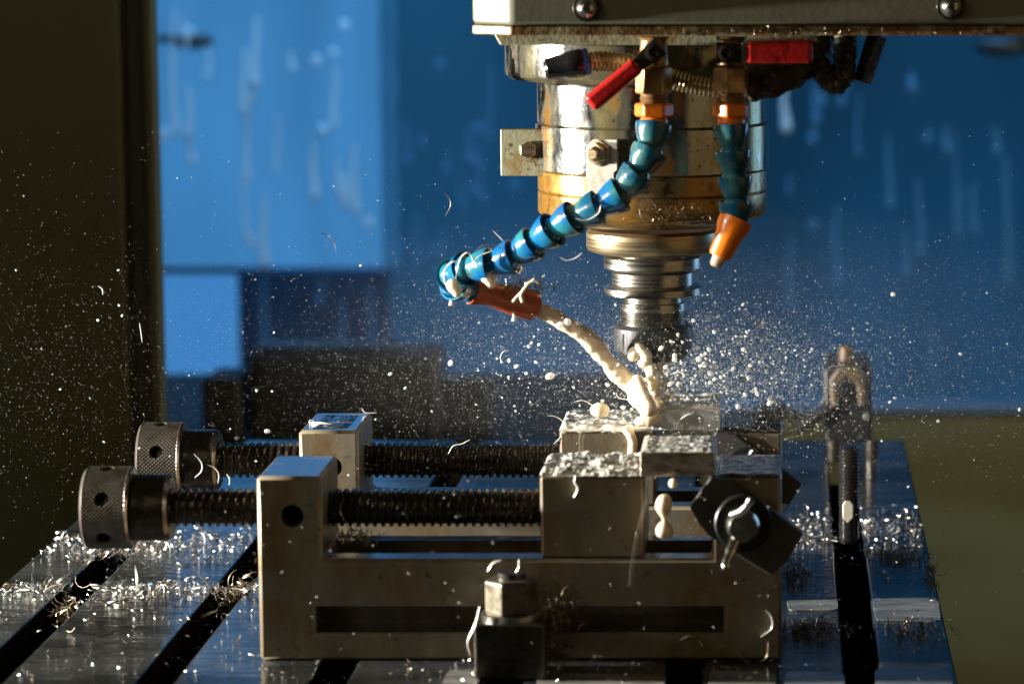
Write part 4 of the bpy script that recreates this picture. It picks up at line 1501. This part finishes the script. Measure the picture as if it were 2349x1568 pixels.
def arc(pxs, wd, label, Y, mat='chip', name='metal_chip', grp=None):
    """one curl drawn through picture points at depth Y"""
    pts_ = smooth_path([P(a, b, Y if not isinstance(Y, (list, tuple)) else Y[i]) for i, (a, b) in enumerate(pxs)], 8)
    k = len(pts_)
    o = MB().tube(pts_, [wd * max(0.25, math.sin(math.pi * (0.06 + 0.88 * i / (k - 1))) ** 0.6) for i in range(k)], 8, flat=0.45).build(name, M[mat], origin=pts_[k // 2], angle=60)
    return tag(o, label, 'metal chip', grp)


arc([(735, 534), (754, 541), (767, 558), (771, 578)], 0.42, 'curved chip flying in front of the bright blue window', YA)
arc([(1017, 441), (1030, 455), (1033, 472), (1022, 495)], 0.42, 'curved chip flying before the dark blue pane left of the spindle', YA)
arc([(1130, 528), (1145, 543), (1160, 558)], 0.28, 'thin hair-like chip standing above the blue hose bend', YA - 40, 'chip_white')
arc([(445, 1040), (462, 1060), (462, 1080), (447, 1095)], 0.5, 'bright half ring chip hanging behind the front knob', YR - 12, 'chip_white')
arc([(472, 1064), (492, 1072), (502, 1088), (500, 1108)], 0.42, 'arched thin chip beside the rear collar', YR - 12, 'chip_white')
arc([(520, 1086), (527, 1098), (526, 1112)], 0.55, 'short white chip standing by the rear screw', YR - 12, 'chip_white')
arc([(708, 968), (712, 963), (720, 966), (716, 972), (712, 970), (740, 970), (775, 974)], 0.4, 'small spiral chip on the rear left post', [YR + 14] * 5 + [YR + 12] * 2, 'chip_white')
arc([(830, 935), (836, 945), (850, 947), (864, 946)], 0.5, 'pale pointed chip on the back corner of the rear left post', YR + 34, 'chip_white')
arc([(1028, 1040), (1040, 1022), (1058, 1018), (1078, 1008)], 0.4, 'forked pale chip lying on the rear screw', YR - 2, 'chip_white')
arc([(1316, 922), (1335, 918), (1352, 924), (1368, 938)], 0.38, 'thin curl carrying the large oval drop over the rear jaw', YR + 6, 'chip_white')
arc([(1412, 900), (1420, 912), (1445, 916), (1470, 914)], 0.36, 'thin curl sticking out left of the splash', YR + 5, 'chip_white')
arc([(1430, 935), (1428, 955), (1437, 968), (1446, 972)], 0.5, 'short crescent chip standing in the puddle on the rear jaw', YR + 8, 'chip_white')
arc([(1255, 953), (1275, 955), (1290, 965), (1298, 978)], 0.38, 'thin curl poking off the left edge of the rear jaw', YR + 3, 'chip_white')
arc([(1270, 1018), (1285, 1003), (1292, 992)], 0.3, 'straight needle chip under the left edge of the rear jaw', YR + 1, 'chip_white')
arc([(1552, 985), (1556, 968), (1570, 955), (1587, 948)], 0.6, 'crescent chip leaning on the smooth block front', YR - 2, 'chip_white')
arc([(1320, 1090), (1318, 1105), (1325, 1120), (1316, 1140)], 0.7, 'wavy white chip hanging on the front moving jaw', -1.2, 'chip_white')
arc([(1757, 1398), (1770, 1415), (1770, 1440), (1745, 1460)], 0.6, 'white crescent chip stuck on the right end of the front vise', -1.0, 'chip_white')
arc([(1690, 1490), (1705, 1512), (1735, 1520), (1758, 1505), (1762, 1472)], 0.5, 'dull large curl below the white crescent on the front vise', -1.2, 'chip_dull')
arc([(1560, 1467), (1580, 1458), (1600, 1464), (1614, 1484)], 0.5, 'dull arched chip under the right end of the vise pocket', -1.0, 'chip_dull')
arc([(912, 1450), (925, 1426), (945, 1426), (966, 1440)], 0.45, 'brown arched chip in the vise pocket left of the clamp', 2, 'chip_dull')
arc([(790, 1140), (780, 1165), (788, 1190), (800, 1198)], 0.4, 'dark curl beside the front screw at the left post', 6, 'chip_dull')
arc([(1482, 482), (1495, 478), (1502, 488)], 0.28, 'pale ring chip stuck on the rusty barrel', YA - 41, 'chip')
arc([(1468, 462), (1485, 457), (1500, 465), (1505, 480)], 0.32, 'bright curl stuck on the rusty lower barrel', YA - 41.5, 'chip')
arc([(1466, 480), (1470, 498), (1480, 510), (1492, 515)], 0.3, 'brown half ring chip under the bright curl on the lower barrel', YA - 41.5, 'chip_dull')
arc([(1150, 832), (1148, 818), (1155, 806), (1166, 803)], 0.4, 'pale crescent chip flying left of the milky jet', YA + 8, 'chip_white')
arc([(225, 655), (235, 663), (236, 676)], 0.5, 'small white chip flying over the dark column', YA + 6, 'chip_white')
arc([(320, 740), (324, 765), (326, 785)], 0.36, 'thin white chip falling past the column edge', YA + 4, 'chip_white')
arc([(1118, 1310), (1130, 1292), (1150, 1284)], 0.75, 'bright slanted chip above the clamp nut', -20, 'chip_white')
arc([(1182, 1312), (1190, 1300), (1190, 1284)], 0.6, 'bluish upright chip over the right side of the clamp nut', -16, 'chip_white')
arc([(1240, 1378), (1236, 1362), (1246, 1350), (1262, 1352)], 0.5, 'silvery hooked chip right of the clamp nut', -18, 'chip')
arc([(1078, 1500), (1073, 1470), (1090, 1430), (1100, 1390)], 0.5, 'pale string of chip down the left side of the clamp', -24, 'chip_white')
# loops of swarf on the left hose
LH = [([(1058, 690 - 85), (1040, 600), (1020, 620), (1022, 650), (1040, 665)], 0.6), ([(1045, 655), (1048, 620), (1058, 590), (1075, 580), (1085, 600), (1075, 625)], 0.55),
      ([(1082, 618), (1095, 590), (1130, 575)], 0.5), ([(1090, 575), (1110, 562), (1140, 565), (1160, 580)], 0.34)]
for i, (pp, wd) in enumerate(LH):
    arc(pp, wd, ['white chip loop round the outer end of the blue hose', 'tall white chip hoop over the blue hose end', 'curved white chip across the second blue cup', 'thin grey chip arching over the blue hose'][i], yv - 1, 'chip_white' if i < 3 else 'chip_dull')
arc([(1320, 500), (1345, 505), (1372, 490), (1378, 470)], 0.45, 'white ring chip looped on the middle of the left hose', yv - 11, 'chip_white')
arc([(1285, 590), (1300, 597), (1320, 592), (1335, 580)], 0.4, 'white wet chip hanging under the middle hose cups', yv - 6, 'chip_white')
balls = []
chain([P(1225, 640, yv - 2), P(1208, 655, yv - 2), P(1195, 675, yv - 2), P(1198, 690, yv - 2)], 0.32, 0.6, 9)
chain([P(1197, 668, yv - 2), P(1188, 678, yv - 2), P(1178, 690, yv - 2)], 0.26, 0.45, 9)
chain([P(1235, 650, yv - 2), P(1225, 645, yv - 2), P(1205, 650, yv - 2)], 0.28, 0.3, 9)
tag(meta('coolant_drip', balls, M['milk'], 0.3, origin=P(1205, 660, yv)), 'forked white drip hanging between the blue hose and the orange nozzle', 'coolant drip')
for px, py, lab in ((1046, 668, 'fat white drip under the outer end of the blue hose'), (1124, 648, 'fat white drip under the third blue cup')):
    balls = []
    chain([P(px - 8, py - 14, yv + 4), P(px, py - 4, yv + 4), P(px + 2, py + 4, yv + 4)], 1.9, 1.3, 4)
    tag(meta('coolant_drip', balls, M['milk'], 0.35, origin=P(px, py, yv)), lab, 'coolant drip')
for px, py, lab in ((1179, 728, 'tear shaped drip hanging by a thread under the orange nozzle'), (1035, 692, 'tiny tear shaped drip falling from the hose end')):
    pp = smooth_path([P(px + 3, py - 40 if px > 1100 else py - 16, YA - 26), P(px, py - 14, YA - 26), P(px, py + 8, YA - 26)], 6)
    k = len(pp)
    tag(MB().tube(pp, [0.22 + 0.65 * (i / (k - 1)) ** 3 for i in range(k)], 10).build('coolant_drip', M['milk'], origin=pp[0]), lab, 'coolant drip')

# ------------------------------------------------------------------ droplets
ico = []
for sq in ((1, 1, 1), (1.25, 1, 0.85), (0.85, 1, 1.3)):
    ob = MB().ball((0, 0, 0), 1.0, 14, sq).build('coolant_droplet', M['drop'])
    ico.append(ob.data)
    bpy.data.objects.remove(ob)


def put_drop(p, r, label, group):
    o = bpy.data.objects.new('coolant_droplet', rnd.choice(ico))
    COL.objects.link(o)
    o.location = Vector(p) * U
    o.scale = (r, r, r)
    o.rotation_euler = (0, rnd.uniform(-1, 1), 0)
    return tag(o, label, 'droplet', group)


SPD = [((1262, 862), 9.5, 'largest white droplet flying left of the milky jet'), ((1302, 738), 8.5, 'white droplet in front of the upper jet, larger of a pair'), ((1284, 746), 8, 'white droplet touching the jet left of the largest of the pair'),
       ((1326, 741), 5.2, 'white droplet just right of the pair before the jet'), ((1184, 840), 5.0, 'white droplet flying under the left end of the jet'), ((1033, 832), 6.0, 'lone white droplet over the dark block'),
       ((1986, 955), 9.0, 'largest white droplet right of the vises before the clamp tower'), ((1888, 922), 6.5, 'oval whitish droplet left of the clamp tower'), ((1256, 952 - 92), 3, 'tiny white droplet beside the largest droplet left of the jet')]
for (px, py), r, lab in SPD:
    s = sc(py, YR)
    put_drop(P(px, py, YR + (10 if px > 1500 else 2) - (24 if 1280 < px < 1330 else 0)), r * s, lab, 'coolant droplets in the air')
GA = 'coolant droplets in the air'
cnt = len(SPD)
while cnt < 190:
    px = 1515 + abs(rnd.gauss(0, 190))
    py = 905 - abs(rnd.gauss(0, 75)) + rnd.gauss(0, 40)
    if px > 2100 or py > 1010 or py < 640:
        continue
    Y = YR + rnd.gauss(18, 30)
    if Y < 60:
        continue
    r = min(7.0, 1.9 + rnd.expovariate(0.62))
    put_drop(P(px, py, Y), r * sc(py, Y), 'white coolant droplet flung to the right of the cutter', GA)
    cnt += 1
while cnt < 255:
    px, py = rnd.gauss(1300, 190), rnd.gauss(860, 80)
    if px > 1520 or py > 985 or px < 600 or py < 600:
        continue
    Y = YR + rnd.gauss(6, 16)
    put_drop(P(px, py, Y), min(5, 1.4 + rnd.expovariate(0.9)) * sc(py, Y), 'white coolant droplet flung to the left of the cutter', GA)
    cnt += 1
while cnt < 300:
    px, py = rnd.choice((rnd.uniform(0, 900), rnd.uniform(2000, 2349))), rnd.uniform(560, 1330)
    if px < 600 and py > 1180:
        continue
    Y = YR + rnd.gauss(10, 30)
    put_drop(P(px, py, Y), (1.5 + rnd.expovariate(1.0)) * sc(py, Y), 'stray white coolant droplet far from the cutter', GA)
    cnt += 1
# mist: everything finer
octv = [(1, 0, 0), (-1, 0, 0), (0, 1, 0), (0, -1, 0), (0, 0, 1), (0, 0, -1)]
octf = [(0, 2, 4), (2, 1, 4), (1, 3, 4), (3, 0, 4), (2, 0, 5), (1, 2, 5), (3, 1, 5), (0, 3, 5)]
mv, mf = [], []


def speck(p, r):
    b = len(mv)
    for o in octv:
        mv.append((p + Vector(o) * r) * U)
    for f_ in octf:
        mf.append((f_[0] + b, f_[1] + b, f_[2] + b))


nm = 0
while nm < 62000:
    k = rnd.random()
    if k < 0.30:                      # right spray
        px, py = 1560 + rnd.gauss(0, 1) * 170 + abs(rnd.gauss(0, 120)), 860 + rnd.gauss(0, 85)
        r = 0.22 + rnd.expovariate(2.9)
    elif k < 0.55:                    # around and left of the jet
        px, py = rnd.gauss(1250, 260), rnd.gauss(815, 110)
        r = 0.17 + rnd.expovariate(5.0)
    elif k < 0.78:                    # right veil
        px, py = rnd.uniform(1500, 2420), 800 + rnd.gauss(0, 140)
        r = 0.16 + rnd.expovariate(6.0)
    elif k < 0.94:                    # left of the picture
        px, py = rnd.uniform(-40, 1150), 860 + rnd.gauss(0, 150)
        r = 0.13 + rnd.expovariate(7.5)
    else:
        px, py = rnd.uniform(0, 2349), rnd.uniform(300, 1400)
        r = 0.20 + rnd.expovariate(4.5)
    if py > 1240 and px < 600 or py > 1420:
        continue
    Y = YR + rnd.gauss(30, 72)
    if rnd.random() < 0.0012:
        Y = rnd.uniform(-60, -8)
        px, py, r = rnd.uniform(500, 1850), rnd.uniform(1000, 1500), rnd.uniform(0.6, 2.2)
    elif Y < 45 or (py < 560 and 1200 < px < 1800):
        continue
    p = P(px, py, Y)
    if p.z < 1.5:
        continue
    speck(p, min(2.6, r) * sc(py, Y))
    nm += 1
fm = bpy.data.materials.new('airborne coolant mist')
nt = nodes_of(fm)
out = nt.nodes.new('ShaderNodeOutputMaterial')
pv = nt.nodes.new('ShaderNodeVolumePrincipled')
pv.inputs['Color'].default_value = (0.86, 0.93, 1.0, 1)
pv.inputs['Density'].default_value = 0.30
pv.inputs['Anisotropy'].default_value = 0.2
tcf = nt.nodes.new('ShaderNodeTexCoord')
mpf = nt.nodes.new('ShaderNodeMapping')
mpf.inputs['Scale'].default_value = (1 / (190 * U), 1 / (70 * U), 1 / (58 * U))
ln_f = nt.nodes.new('ShaderNodeVectorMath')
ln_f.operation = 'LENGTH'
nt.links.new(tcf.outputs['Object'], mpf.inputs[0])
nt.links.new(mpf.outputs[0], ln_f.inputs[0])
nt.links.new(ramp(nt, ln_f.outputs['Value'], 0.10, 0.98, 0.46, 0.0), pv.inputs['Density'])
nt.links.new(pv.outputs[0], out.inputs['Volume'])
c_ = P(1740, 790, YR + 40)
fog = MB().ball((0, 0, 0), 1.0, 32)
fog.v = [Vector((q_.x * 190, q_.y * 70, q_.z * 58)) + c_ for q_ in fog.v]
tag(fog.build('coolant_fog', fm, origin=c_), 'pale thin fog of coolant drifting to the right of the cutter', 'fog', kind='stuff')
me = bpy.data.meshes.new('coolant_mist')
me.from_pydata(mv, [], mf)
me.materials.append(M['drop'])
me.shade_smooth()
ob = bpy.data.objects.new('coolant_mist', me)
COL.objects.link(ob)
tag(ob, 'fine white coolant mist filling the air round the cutter', 'mist', kind='stuff')
# pale reflections in the wet table, painted as thin raised sheets
def reflection(pxs, label, seed):
    a, b = table_point(pxs[0], pxs[3]), table_point(pxs[1], pxs[2])
    mb = MB()
    n = 40
    pts = []
    for i in range(n):
        an = 2 * math.pi * i / n
        cx_, cy_ = math.cos(an), math.sin(an)
        ex = math.copysign(abs(cx_) ** 0.28, cx_) * (1 + 0.05 * noise.noise(Vector((cx_ * 2, cy_ * 2, seed))))
        ey = math.copysign(abs(cy_) ** 0.28, cy_) * (1 + 0.16 * noise.noise(Vector((cx_ * 2, cy_ * 2, seed + 5))))
        pts.append(((a.x + b.x) / 2 + ex * (b.x - a.x) / 2, (a.y + b.y) / 2 + ey * (b.y - a.y) / 2))
    mb.prism(pts, 0.03, 0.35, 'z')
    tag(mb.build('painted_reflection', M['reflection'], origin=((a.x + b.x) / 2, (a.y + b.y) / 2, 0), bevel=0.3), label, 'coolant pool', 'painted reflections on the table')


reflection((1806, 1922, 1377, 1400), 'milky painted pool on the table strip just right of the front vise', 1.0)
reflection((2008, 2150, 1372, 1425), 'pale painted pool on the rightmost table strip beside the slot', 2.0)
reflection((1800, 1936, 1541, 1600), 'pale painted pool at the bottom edge right of the front vise', 3.0)
reflection((2012, 2178, 1534, 1600), 'pale painted pool at the bottom right end of the table', 4.0)
reflection((1000, 1110, 1536, 1600), 'pale painted pool on the table left of the clamp foot', 5.0)
reflection((1222, 1528, 1546, 1600), 'wide pale painted pool in front of the front vise', 6.0)
reflection((1622, 1780, 1540, 1600), 'pale painted pool under the right end of the front vise', 7.0)

for o in bpy.data.objects:
    if '_o' in o:
        del o['_o']
